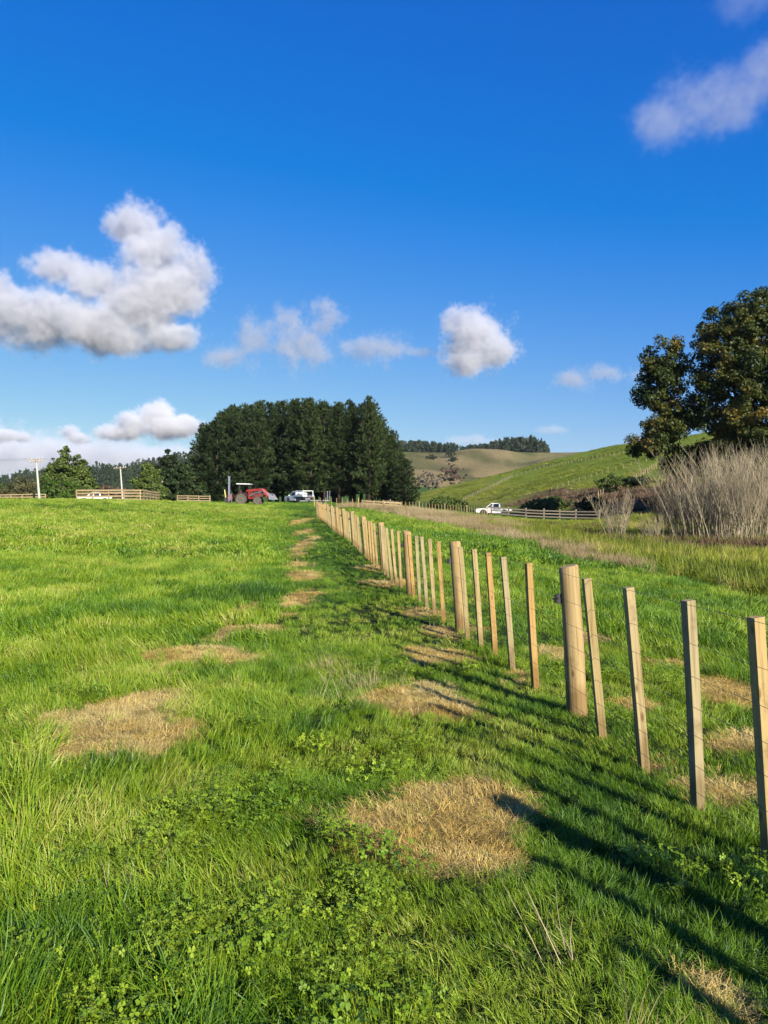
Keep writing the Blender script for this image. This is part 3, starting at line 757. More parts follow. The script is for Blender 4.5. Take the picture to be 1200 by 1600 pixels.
line('lower power line sagging left out of the picture', top_of(62, 106, 6.1, -4.5, .9), (-73, 116, 9.0), .6)
line('power line between the first and second poles', top_of(62, 106, 6.1, -4.5, 1.0), top_of(192, 120, 5.6, -4, -.8), .5)
# ================================================================== trees
def leaf_cards(centers, sizes, normals_bias, seed, aspect=1.6, droop=0.0):
    """one small folded leaf face per centre, facing roughly along the bias"""
    g = np.random.default_rng(seed); n = len(centers)
    nr_ = normals_bias + g.normal(0, .75, (n, 3)); nr_ /= np.linalg.norm(nr_, axis=1)[:, None] + 1e-9
    t = g.normal(0, 1, (n, 3)); t[:, 2] -= droop
    t -= (t * nr_).sum(1)[:, None] * nr_; t /= np.linalg.norm(t, axis=1)[:, None] + 1e-9
    b = np.cross(nr_, t)
    L = (sizes * aspect / 2)[:, None]; W = (sizes / 2)[:, None]
    fold = nr_ * W * .35
    v = np.stack([centers - t * L, centers + b * W + fold, centers + t * L, centers - b * W + fold], 1).reshape(-1, 3)
    f = np.arange(n * 4).reshape(-1, 4)
    leaf = np.repeat(g.random(n), 4)
    return v, f, leaf
def crown_points(lobes, n_clump, per, seed, clump_r=(.5, .95), hollow=.55):
    """leaf positions gathered in clumps near the surface of a few uneven lobes"""
    g = np.random.default_rng(seed)
    vol = np.array([l[3] * l[4] * l[5] for l in lobes]) ** .67; vol /= vol.sum()
    P, N = [], []
    for li, l in enumerate(lobes):
        k = max(3, int(n_clump * vol[li]))
        u = g.normal(0, 1, (k, 3)); u /= np.linalg.norm(u, axis=1)[:, None]
        rad = np.where(g.random(k) < .8, g.uniform(.70, 1.16, k), g.uniform(hollow * .6, .8, k))
        c = np.array(l[:3]) + u * rad[:, None] * np.array(l[3:6])
        cr = g.uniform(*clump_r, k)
        for j in range(k):
            m = int(per * (cr[j] / np.mean(clump_r)) ** 2 * g.uniform(.7, 1.2))
            w = g.normal(0, 1, (m, 3)); w /= np.linalg.norm(w, axis=1)[:, None] + 1e-9
            rr = cr[j] * g.random(m) ** .45
            p = c[j] + w * rr[:, None] * np.array([1, 1, .72])
            P.append(p); N.append(w * .8 + u[j] * .5 + np.array([0, 0, .35]))
    return np.concatenate(P), np.concatenate(N)
def limb(b, p0, p1, r0, r1, seed, n=6, wob=.06):
    g = np.random.default_rng(seed); p0 = Vector(p0); p1 = Vector(p1); L = (p1 - p0).length
    pts = []; rad = []
    for i in range(n + 1):
        f = i / n
        q = p0.lerp(p1, f) + Vector(g.normal(0, wob * L * math.sin(math.pi * f) * .6 + 1e-6, 3)) + Vector((0, 0, L * .08 * math.sin(math.pi * f)))
        pts.append(q); rad.append(r0 + (r1 - r0) * f ** .8)
    b.tube(pts, rad, 7)
    return pts
M_BARK = m_mottle('grey_bark', (0.05, 0.04, 0.028), (0.13, 0.105, 0.08), 6, .9, bump=.6, stretch=(1, 1, .25), spec=.2)
M_PINEBARK = m_mottle('pine_bark', (0.03, 0.022, 0.017), (0.075, 0.058, 0.043), 5, .95, bump=.6, stretch=(1, 1, .2), spec=.2)
M_OAK = m_leaf('autumn_oak_leaf', [(0.0, (0.016, 0.032, 0.008)), (0.42, (0.042, 0.068, 0.013)), (0.62, (0.085, 0.11, 0.016)), (0.80, (0.20, 0.155, 0.024)), (1.0, (0.36, 0.19, 0.024))], .22, .5, .35, spatial=(.17, 1.8, -.37), spec=.25, vary=0)
M_PINE = m_leaf('pine_needle', [(0.0, (0.012, 0.030, 0.008)), (0.5, (0.036, 0.066, 0.016)), (0.85, (0.075, 0.108, 0.026)), (1.0, (0.11, 0.13, 0.036))], .10, .6, .7, spatial=(.35, .9, .0), spec=.2)
M_CYP = m_leaf('cypress_leaf', [(0.0, (0.035, 0.065, 0.012)), (0.5, (0.10, 0.15, 0.026)), (1.0, (0.19, 0.24, 0.05))], .12, .6, .6, spatial=(.6, .9, .05), spec=.2)
M_SHRUB = m_leaf('shrub_leaf', [(0.0, (0.035, 0.085, 0.010)), (0.5, (0.085, 0.165, 0.018)), (1.0, (0.15, 0.23, 0.035))], .2, .55, .6, spatial=(1.0, .8, .1), spec=.25)
M_SCRUB = m_leaf('scrub_leaf', [(0.0, (0.05, 0.06, 0.02)), (0.5, (0.12, 0.125, 0.045)), (1.0, (0.22, 0.19, 0.09))], .15, .7, .6, spatial=(.8, .9, .05), spec=.2)
M_FARPINE_HAZED = m_leaf('hazed_far_pine_needle', [(0.0, (0.038, 0.058, 0.030)), (0.6, (0.075, 0.100, 0.048)), (1.0, (0.12, 0.145, 0.065))], .05, .8, .7, spec=.1)  # greens lightened so part of the distance haze is in the colour

def broad_tree(name, label, base, lobes, mat, seed, clumps=260, per=70, size=.20, trunk_r=.4, fork=.35, group=None, bark=None, cat='tree', clump_r=(.5, .95)):
    root = empty(name, base); tag(root, label, cat, group)
    P, N = crown_points(lobes, clumps, per, seed, clump_r)
    g = np.random.default_rng(seed + 1)
    v, f, a = leaf_cards(P, size * g.uniform(.6, 1.3, len(P)), N, seed + 2)
    b = MB()
    top = max(l[2] for l in lobes); fz = top * fork
    tp = limb(b, (0, 0, -.3), (0, 0, fz), trunk_r * 1.15, trunk_r * .75, seed + 3, 6, .02)
    for i, l in enumerate(lobes):
        pts = limb(b, tp[3 + i % 4], (l[0], l[1], l[2] - l[5] * .2), trunk_r * .45, trunk_r * .1, seed + 10 + i, 7, .05)
        for j in range(5):
            u = g.normal(0, 1, 3); u[2] = abs(u[2]) * .8; u /= np.linalg.norm(u)
            limb(b, pts[3 + j % 4], np.array(l[:3]) + u * np.array(l[3:6]) * .85, trunk_r * .16, .02, seed + 50 + i * 7 + j, 5, .05)
    b.build('trunk', bark or M_BARK, root, smooth=True)
    put('crown', mesh_np('crown', v, [f], mat, False, {'leaf': ('FLOAT', a)}), root)
    return root

# ---- pines
def pine_meshes(seed, H, Rr, first, dense=1.0, droop=.0):
    g = np.random.default_rng(seed)
    b = MB(); b.tube([(0, 0, -.4), (0, 0, H * .4), (g.normal(0, .1), g.normal(0, .1), H * .97)], [H * .014 + .08, H * .010 + .05, .03], 7)
    P, D, S = [], [], []
    z = H * first
    while z < H:
        f = (z - H * first) / (H * (1 - first))
        r = Rr * (min(1, f / .16 + .45)) * (1 - f) ** .50 + .25
        n = int(g.integers(6, 9)); a0 = g.random() * 6.28
        for k in range(n):
            a = a0 + k * 6.283 / n + g.normal(0, .22); L = r * g.uniform(.68, 1.12); el = .08 + .85 * f ** 1.5 + g.normal(0, .1) - droop
            d = np.array([math.cos(a) * math.cos(el), math.sin(a) * math.cos(el), math.sin(el)])
            p0 = np.array([0, 0, z])
            b.tube([p0, p0 + d * L * .5, p0 + d * L + np.array([0, 0, L * .10])], [.05, .035, .012], 3, False)
            m = max(3, int(L * 3.8 * dense))
            t = g.uniform(.06, 1.04, m) ** .8
            for q in t:
                c = p0 + d * L * q + np.array([0, 0, L * .10 * q * q]) + g.normal(0, .10 + .10 * L * .3, 3)
                P.append(c); S.append(g.uniform(.55, 1.0) * (.75 + .25 * (1 - f)))
                D.append(d * .7 + g.normal(0, .25, 3) + np.array([0, 0, .75]))
        z += g.uniform(.75, 1.15) * (.62 + .028 * H)
    # leader shoots
    for k in range(14):
        P.append(np.array([g.normal(0, .18), g.normal(0, .18), H * .965 + g.uniform(-.8, .6)])); S.append(.7); D.append(np.array([g.normal(0, .2), g.normal(0, .2), 1.2]))
    P = np.array(P); D = np.array(D); S = np.array(S); D /= np.linalg.norm(D, axis=1)[:, None]
    # each tuft: needle sprays, thin triangles fanning round the shoot
    n = len(P); K = 7
    vs = []; lf = []
    leaf = g.random(n)
    for k in range(K):
        u = D + g.normal(0, .55, (n, 3)); u /= np.linalg.norm(u, axis=1)[:, None]
        s = np.cross(u, g.normal(0, 1, (n, 3))); s /= np.linalg.norm(s, axis=1)[:, None]
        Ls = (S * g.uniform(.7, 1.15, n))[:, None]
        vs += [P - s * .13 * Ls + u * .05, P + s * .13 * Ls + u * .05, P + u * Ls * .95]; lf += [leaf] * 3
    V_ = np.stack(vs, 1).reshape(-1, 3); A = np.stack(lf, 1).ravel(); F_ = np.arange(len(V_)).reshape(-1, 3)
    return b.mesh('trunk', M_PINEBARK, smooth=True), mesh_np('crown', V_, [F_], M_PINE, False, {'leaf': ('FLOAT', A)})
PINES = [pine_meshes(300 + i, 20.0, 4.5, (.16, .10, .22, .14, .08)[i], 1.35) for i in range(5)]
PINES_LOW = [pine_meshes(320 + i, 16.0, 4.3, .02, 1.3) for i in range(2)]
PINE_LABEL = 'dark green pine packed in the tall stand behind the tractor'
def pine(px, d, H, var, low=False, label=PINE_LABEL, group='pines of the stand behind the tractor', wide=1.0):
    loc = at(px, d); root = empty('pine_tree', loc); tag(root, label, 'tree', group)
    t, c = (PINES_LOW if low else PINES)[var]; s = H / (16.0 if low else 20.0); rz = random.uniform(0, 6.28)
    w = s * wide * random.uniform(.92, 1.1)
    put('trunk', t, root, rot=(0, 0, rz), scale=(w, w, s)); put('crown', c, root, rot=(0, 0, rz), scale=(w, w, s))
    return root
top_px = lambda x: np.interp(x, [300, 312, 325, 345, 370, 400, 440, 480, 520, 548, 578, 598, 615, 632, 646], [715, 682, 662, 645, 636, 631, 627, 624, 626, 634, 634, 655, 682, 712, 745])
random.seed(19)
for row, (d, xs) in enumerate(((150, [322, 341, 362, 383, 404, 462, 484, 506, 528, 549, 571, 592, 611, 628]), (160, [318, 346, 372, 396, 420, 441, 460, 482, 505, 530, 553, 577, 600, 622]), (170, [330, 358, 385, 410, 432, 455, 478, 500, 522, 545, 566, 588, 612]), (182, [345, 375, 405, 435, 465, 495, 525, 555, 580]))):
    for i, px in enumerate(xs):
        dd = d + random.uniform(-3, 3)
        X, _, z0 = at(px, dd)
        H = EYE + (HORIZON - top_px(px)) / F * dd - z0 + random.uniform(-1.7, .6) - row * .15
        edge = px < 345 or px > 600
        pine(px + random.uniform(-3, 3), dd, H, random.randrange(2 if edge else 5), low=edge, wide=1.05 if not edge else 1.1)
pine(577, 146, 19.9, 1, label='slender pine whose pointed tip tops the right end of the stand', group=None, wide=.85)
pine(634, 143, 8.5, 1, low=True, label='low bushy pine at the right end of the stand', group=None, wide=1.35)

# ---- big autumn trees at right
bx, by, bz = at(1176, 86)
broad_tree('oak_tree', 'huge dark spreading tree with orange autumn tips at the right edge', (bx, by, bz),
           [(-1.56, -1.30, 21.04, 4.16, 4.16, 3.64), (3.25, 0.00, 21.89, 4.68, 4.42, 3.90), (7.80, 0.00, 19.84, 5.20, 5.20, 4.42), (-4.16, -1.30, 17.56, 2.99, 3.90, 3.38), (0.00, -2.86, 15.87, 4.94, 3.90, 3.90), (5.20, -2.60, 15.39, 5.20, 4.42, 4.16), (-3.38, -1.30, 12.75, 3.51, 4.16, 3.12), (0.65, -3.38, 10.82, 4.42, 3.64, 3.12),
            (5.98, -3.12, 10.34, 4.68, 3.90, 3.38), (-2.60, -0.65, 7.46, 3.12, 3.12, 1.95), (11.05, 0.00, 14.43, 4.68, 4.68, 5.46), (10.40, 0.00, 9.02, 4.42, 4.16, 3.90), (-3.2, 0, 7.4, 3.0, 3.0, 2.2), (1.0, -1.5, 7.0, 3.2, 3.0, 2.2), (5.5, -1, 6.6, 3.2, 3.0, 2.2), (-1.5, -2.5, 4.6, 2.8, 2.6, 2.0), (3.0, -2.5, 4.4, 3.0, 2.6, 2.0)], M_OAK, 401, clumps=1500, per=120, size=.21, clump_r=(.6, 1.15), trunk_r=.55, fork=.30)
bx, by, bz = at(1058, 88)
broad_tree('oak_tree', 'smaller dark leaning tree with a round crown left of the huge tree', (bx, by, bz),
           [(-1.69, 0.00, 18.20, 2.21, 2.47, 2.73), (-2.34, 0.00, 15.08, 2.47, 2.86, 2.47), (0.39, 0.00, 12.48, 2.60, 2.60, 1.95), (-1.56, 0.00, 10.66, 2.60, 2.86, 1.43), (-2.86, 0.00, 8.97, 2.60, 2.60, 1.30), (0.78, 0.00, 6.76, 2.21, 2.21, 1.69), (0.26, 0.00, 4.29, 1.95, 2.08, 1.69), (-0.39, 0.26, 2.08, 2.08, 2.08, 1.56)], M_OAK, 431, clumps=380, per=105, size=.20, clump_r=(.55, 1.05), trunk_r=.24, fork=.45)

# ---- trees on the left skyline
def tall_cypress(px, d, w, h, seed, label, mat=M_CYP, slender=.5):
    loc = at(px, d); lobes = []; g = np.random.default_rng(seed)
    for i in range(9):
        f = i / 8; r = w / 2 * (1 - f) ** slender * (.55 + .45 * min(1, f * 5)) + .25
        for k in range(3 if r > 1 else 1):
            a = g.random() * 6.28; o_ = r * .45
            lobes.append((o_ * math.cos(a), o_ * math.sin(a), h * (.10 + .86 * f), r * .72, r * .72, h * .10))
    return broad_tree('conifer_tree', label, loc, lobes, mat, seed, clumps=240, per=40, size=.30, trunk_r=.18, fork=.5, bark=M_PINEBARK, clump_r=(.35, .75))
tall_cypress(103, 132, 6.0, 9.6, 501, 'tallest pointed olive green conifer behind the left yards')
tall_cypress(122, 136, 5.4, 8.0, 502, 'olive green conifer joined to the right of the tallest left conifer')
tall_cypress(136, 140, 4.2, 5.6, 503, 'small dark conifer at the right end of the left clump')
tall_cypress(84, 135, 4.6, 7.4, 504, 'olive conifer just right of the leftmost utility pole')
def bush(name, label, px, d, w, h, mat, seed, n=5, size=.2, cat='shrub', clumps=90):
    loc = at(px, d); g = np.random.default_rng(seed)
    lobes = [(g.uniform(-.3, .3) * w, g.uniform(-.25, .25) * w, h * g.uniform(.4, .62), w * g.uniform(.26, .4), w * g.uniform(.26, .4), h * g.uniform(.32, .42)) for _ in range(n)]
    lobes.append((0, 0, h * .5, w * .45, w * .42, h * .46))
    return broad_tree(name, label, loc, lobes, mat, seed, clumps=clumps, per=40, size=size, trunk_r=.1, fork=.4, cat=cat, clump_r=(.3, .6))
bush('round_shrub', 'rounded bright green shrub beside the leftmost utility pole', 90, 118, 5.2, 3.9, M_SHRUB, 511)
bush('scrub_bush', 'pale olive scrubby tree at the left edge', 22, 135, 4.6, 4.4, M_SCRUB, 512, cat='bush')
bush('scrub_bush', 'low grey olive bush left of the leftmost utility pole', 44, 138, 4.6, 4.6, M_SCRUB, 513, cat='bush')
bush('scrub_bush', 'dark bush cut by the left picture edge', -6, 140, 5.0, 3.6, M_CYP, 514, cat='bush')
bush('bare_bush', 'reddish brown leafless bush behind the stockyard rails', 170, 150, 7.0, 3.4, m_leaf('bare_twig_mass', [(0, (.10, .06, .04)), (1, (.24, .17, .11))], 0, .9, .6, spatial=(1, .8, .1)), 515, cat='bush')
tall_cypress(232, 138, 6.2, 7.2, 521, 'broad olive tree left of the dark tree', slender=.45)
tall_cypress(262, 142, 7.0, 9.2, 522, 'tallest dark conifer between the stockyards and the pines', slender=.42, mat=M_PINE)
tall_cypress(291, 146, 7.0, 7.0, 523, 'dark conifer touching the left of the pine stand', slender=.35, mat=M_PINE)
tall_cypress(246, 128, 2.6, 4.0, 524, 'small olive conifer behind the slim pole left of the tractor', slender=.5)

# ---- leafless willow whips
def willow_mesh(seed, n, spread, h0, h1, mat):
    g = np.random.default_rng(seed); b = MB()
    for i in range(n):
        r = spread * .45 * math.sqrt(g.random()); a = g.random() * 6.28; p = Vector((r * math.cos(a), r * math.sin(a), -.1))
        out = Vector((math.cos(a), math.sin(a), 0)) * g.uniform(.0, .46) * (.4 + r / spread * 2) + Vector((g.normal(0, .12), g.normal(0, .12), 0))
        H = g.uniform(h0, h1); pts = []; rad = []; r0 = g.uniform(.008, .017)
        for k in range(5):
            f = k / 4; pts.append(p + out * H * f * (.55 + .45 * f) + Vector((g.normal(0, .09) * f, g.normal(0, .09) * f, H * f * (1 - .06 * f)))); rad.append(r0 * (1 - f) + .0045)
        b.tube(pts, rad, 3, False)
        for k in range(int(g.integers(10, 18))):
            f = g.uniform(.25, .92); q = pts[0].lerp(pts[-1], f) if False else pts[min(3, int(f * 4))].lerp(pts[min(4, int(f * 4) + 1)], f * 4 % 1)
            aa = g.random() * 6.28; L = g.uniform(.5, 1.3) * (1.15 - f * .6)
            e = q + Vector((math.cos(aa) * L * .45, math.sin(aa) * L * .45, L * .85)); m_ = q.lerp(e, .5) + Vector((math.cos(aa) * L * .06, math.sin(aa) * L * .06, 0))
            b.tube([q, m_, e], [.0075, .006, .004], 3, False)
    return b.mesh('branches', mat)
M_TWIG = m_mottle('pale_willow_bark', (0.20, 0.165, 0.10), (0.36, 0.30, 0.19), .8, .85, spec=.2)
M_TWIG2 = m_mottle('reddish_twig_bark', (0.14, 0.095, 0.06), (0.25, 0.18, 0.11), .8, .85, spec=.2)
WM = [willow_mesh(601, 68, 3.4, 3.2, 5.6, M_TWIG), willow_mesh(602, 76, 3.8, 3.6, 6.0, M_TWIG), willow_mesh(603, 90, 3.2, 2.6, 4.6, M_TWIG2), willow_mesh(604, 26, 1.3, 1.6, 3.4, M_TWIG)]
for px, d, k, s, lab in ((1062, 47, 2, .85, 'short reddish leafless willow at the left end of the thicket'), (1092, 45, 0, .92, 'first tall leafless willow from the left in the thicket'), (1124, 44, 1, .92, 'second tall leafless willow from the left in the front of the thicket'), (1150, 47, 0, 1.0, 'tall leafless willow in the middle of the thicket'), (1176, 43, 1, .95, 'third tall leafless willow from the left in the front of the thicket'), (1204, 45, 0, 1.0, 'leafless willow at the right picture edge of the thicket'), (1235, 44, 1, 1.0, 'leafless willow half outside the right picture edge'), (1110, 50, 2, 1.05, 'left one of two leafless willows at the back of the thicket'), (1165, 51, 1, 1.0, 'right one of two leafless willows at the back of the thicket'),
                        (962, 46, 3, .95, 'small lone leafless willow left of the thicket'), (1020, 44, 3, .55, 'knee high leafless bush between the lone willow and the thicket')):
    root = empty('bare_willow', at(px, d)); tag(root, lab, 'shrub', 'leafless willows')
    put('branches', WM[k], root, rot=(0, 0, random.uniform(0, 6)), scale=(s * 1.05, s * 1.05, s * 1.14))

# ---- far woods, read as masses
def far_wood(name, label, pts, hs, seed, mat, K=34):
    g = np.random.default_rng(seed); Vs = []; Ls = []
    for (x, y), h in zip(pts, hs):
        z = gz(x, y) - .3; n = K
        f = g.random(n) ** .8; a = g.random(n) * 6.28; r = h * .30 * (1 - f) ** .55 * g.uniform(.4, 1, n) + .2
        c = np.stack([x + r * np.cos(a), y + r * np.sin(a), z + h * (.08 + .92 * f)], 1)
        s = h * g.uniform(.07, .13, n); u = g.normal(0, .5, (n, 3)); u[:, 2] += 1; u /= np.linalg.norm(u, axis=1)[:, None]
        w = np.cross(u, g.normal(0, 1, (n, 3))); w /= np.linalg.norm(w, axis=1)[:, None]
        Vs.append(np.stack([c - w * s[:, None], c + w * s[:, None], c + u * s[:, None] * 2.4], 1).reshape(-1, 3)); Ls.append(np.repeat(g.random(n) * .6 + g.random() * .4, 3))
    V_ = np.concatenate(Vs)
    o = put(name, mesh_np(name, V_, [np.arange(len(V_)).reshape(-1, 3)], mat, False, {'leaf': ('FLOAT', np.concatenate(Ls))}))
    tag(o, label, 'wood', None, 'stuff')
g = np.random.default_rng(700)
pts = []; hs = []
for i in range(620):
    px = g.uniform(615, 858); y = g.uniform(880, 960)
    if 715 < px < 719: continue
    pts.append(((px - 600) / F * y, y)); hs.append(np.interp(px, [615, 660, 700, 714, 722, 760, 800, 830, 850, 858], [10, 12, 9, 8, 6, 9, 15, 16, 12, 5]) * g.uniform(.75, 1.15))
far_wood('far_pine_wood', 'dark bluish pine wood along the crest of the tan far hill', pts, hs, 701, M_FARPINE_HAZED)
pts = []; hs = []
for i in range(4200):
    x = g.uniform(-620, -120); y = g.uniform(440, 960)
    pts.append((x, y)); hs.append(g.uniform(4, 9))
far_wood('far_bush', 'dark native bush covering the far hill at left', pts, hs, 703, M_FARPINE_HAZED, 16)
for px, py, h, w, lab in ((897, 697, 6.5, 5, 'left of two tiny trees together on the far hill crest'), (904, 697, 7, 6, 'right of two tiny trees together on the far hill crest'), (913, 697, 8, 8, 'small round tree on the far hill crest'), (923, 697, 4.5, 7, 'low wide tree on the far hill crest')):
    d = 420; x = (px - 600) / F * d; z = gz(x, d)
    bush('far_tree', lab, px, 700, w * .9, h, M_FARPINE_HAZED, 720 + px, n=3, size=.9, cat='tree', clumps=40)
for px, py, w, h, lab in ((673, 718, 12, 5, 'left dark scrub clump on the tan far hill'), (703, 714, 14, 7, 'dark scrub clump in the middle of the tan far hill'), (708, 721, 9, 5, 'dark scrub clump just below the middle one on the far hill')):
    x, d = on_ground(px, py, 440, 1400); bush('far_scrub', lab, px, d, w, h, M_FARPINE_HAZED, 740 + px, n=3, size=.9, cat='bush', clumps=40)
bush('far_bare_tree', 'reddish leafless tree at the foot of the far hills', 704, 420, 14, 15, m_leaf('far_twig_mass', [(0, (.12, .075, .06)), (1, (.25, .17, .13))], 0, .9, .6, spatial=(.4, .8, .1)), 760, size=.7, cat='tree')
bush('far_bare_tree', 'pale grey leafless trees beside the pines at the valley head', 668, 400, 16, 11, m_leaf('far_grey_twigs', [(0, (.16, .13, .10)), (1, (.30, .26, .2))], 0, .9, .6, spatial=(.4, .8, .1)), 761, size=.7, cat='tree')
bush('hill_scrub', 'dark gorse clump by the bracken slip on the hill', 868, 130, 6, 2.6, M_CYP, 771, cat='bush')
bush('hill_scrub', 'green bushy clump behind the grey rails', 842, 118, 6.0, 2.6, M_SHRUB, 772, cat='bush')
bush('hill_scrub', 'dark bush at the end of the grey rails', 925, 104, 3.6, 3.0, M_PINE, 773, cat='bush')
bush('hill_scrub', 'dark scrub hedge left of the white ute in the valley', 705, 118, 7.0, 2.2, M_CYP, 774, cat='bush')
bush('hill_scrub', 'dark gorse on the hillside above the grey rails', 960, 140, 6.0, 3.2, M_CYP, 775, cat='bush')
bush('hill_scrub', 'dark gorse high on the bank beside the big tree', 1000, 138, 5.0, 1.8, M_PINE, 776, cat='bush')
# ================================================================== small plants: built once, scattered over the land
def blades(n, radius, hmin, hmax, w, bend, seed, segs=3, flat=0.0, combed=0.0, tipw=0.0):
    """n curved, tapering blades growing from a disc"""
    g = np.random.default_rng(seed)
    rr = radius * np.sqrt(g.random(n)); th = g.random(n) * 2 * np.pi
    base = np.stack([rr * np.cos(th), rr * np.sin(th), np.full(n, -0.012)], 1)
    out = th * .55 + g.random(n) * 2 * np.pi * .45 if combed == 0 else g.normal(0, combed, n)
    h = g.uniform(hmin, hmax, n) * (1 - 0.25 * rr / radius)
    lean = g.uniform(0.1, 1.0, n) * bend + flat
    ww = w * g.uniform(.65, 1.2, n)
    face = out + np.pi / 2 + g.normal(0, .5, n)
    dirx, diry = np.cos(out), np.sin(out); sx, sy = np.cos(face), np.sin(face)
    vs = []; a = []
    leaf = g.random(n)
    p = base.copy()
    for i in range(segs + 1):
        f = i / segs
        el = np.pi / 2 - np.clip(lean * (0.35 + 1.25 * f), 0, np.pi * .62) if not flat else (.42 - .62 * f) * (.3 + leaf)
        if i: 
            st = h / segs
            p = p + np.stack([dirx * np.cos(el) * st, diry * np.cos(el) * st, np.sin(el) * st], 1)
            if flat: p[:, 2] = np.maximum(p[:, 2], 0.003 + .012 * leaf)
        wd = ww * (1.0 if i == 0 else (1.1 - f ** 1.6 * (1.05 - tipw)))
        side = np.stack([sx * wd / 2, sy * wd / 2, np.zeros(n)], 1)
        vs += [p - side, p + side]; a += [leaf, leaf]
    Vv = np.stack(vs, 1).reshape(-1, 3); A = np.stack(a, 1).ravel()
    k = (segs + 1) * 2
    b = np.arange(n)[:, None] * k
    F4 = np.concatenate([b + np.array([[2 * i, 2 * i + 1, 2 * i + 3, 2 * i + 2]]) for i in range(segs)], 0)
    return Vv, F4, A
def plant_mesh(name, parts, mat):
    vo = 0; V_ = []; F_ = []; A_ = []
    for v, f, a in parts: V_.append(v); F_.append(f + vo); A_.append(a); vo += len(v)
    return mesh_np(name, np.concatenate(V_), [np.concatenate(F_)], mat, False, {'leaf': ('FLOAT', np.concatenate(A_))})
def clover(n, seed, radius=.09, hmax=.085, size=.0095):
    g = np.random.default_rng(seed); vs = []; fs = []; a = []
    for i in range(n):
        r = radius * math.sqrt(g.random()); t = g.random() * 6.28; h = g.uniform(.35, 1) * hmax; s = size * g.uniform(.6, 1.25)
        c = np.array([r * math.cos(t), r * math.sin(t), h]); ca = g.random() * 6.28; lf = g.random(); tl = g.normal(0, .35, 2)
        for j in range(3):
            q = ca + j * 2.094; d = np.array([math.cos(q), math.sin(q)]); e = np.array([-d[1], d[0]])
            pts = [(0, 0), (.55, -.52), (1.05, -.45), (1.0, 0), (1.05, .45), (.55, .52)]
            b = len(vs)
            for u, v in pts:
                xy = d * u * s + e * v * s * .95
                vs.append((c[0] + xy[0], c[1] + xy[1], c[2] + xy[0] * tl[0] + xy[1] * tl[1] + (abs(v) * .35 - .1 * u) * s)); a.append(lf)
            fs += [(b, b + 1, b + 2, b + 3), (b, b + 3, b + 4, b + 5)]
        b = len(vs); w = .0005
        vs += [(c[0] * .8 - w, c[1] * .8, 0), (c[0] * .8 + w, c[1] * .8, 0), (c[0] + w, c[1], c[2]), (c[0] - w, c[1], c[2])]; a += [lf] * 4; fs.append((b, b + 1, b + 2, b + 3))
    return np.array(vs), np.array(fs), np.array(a)

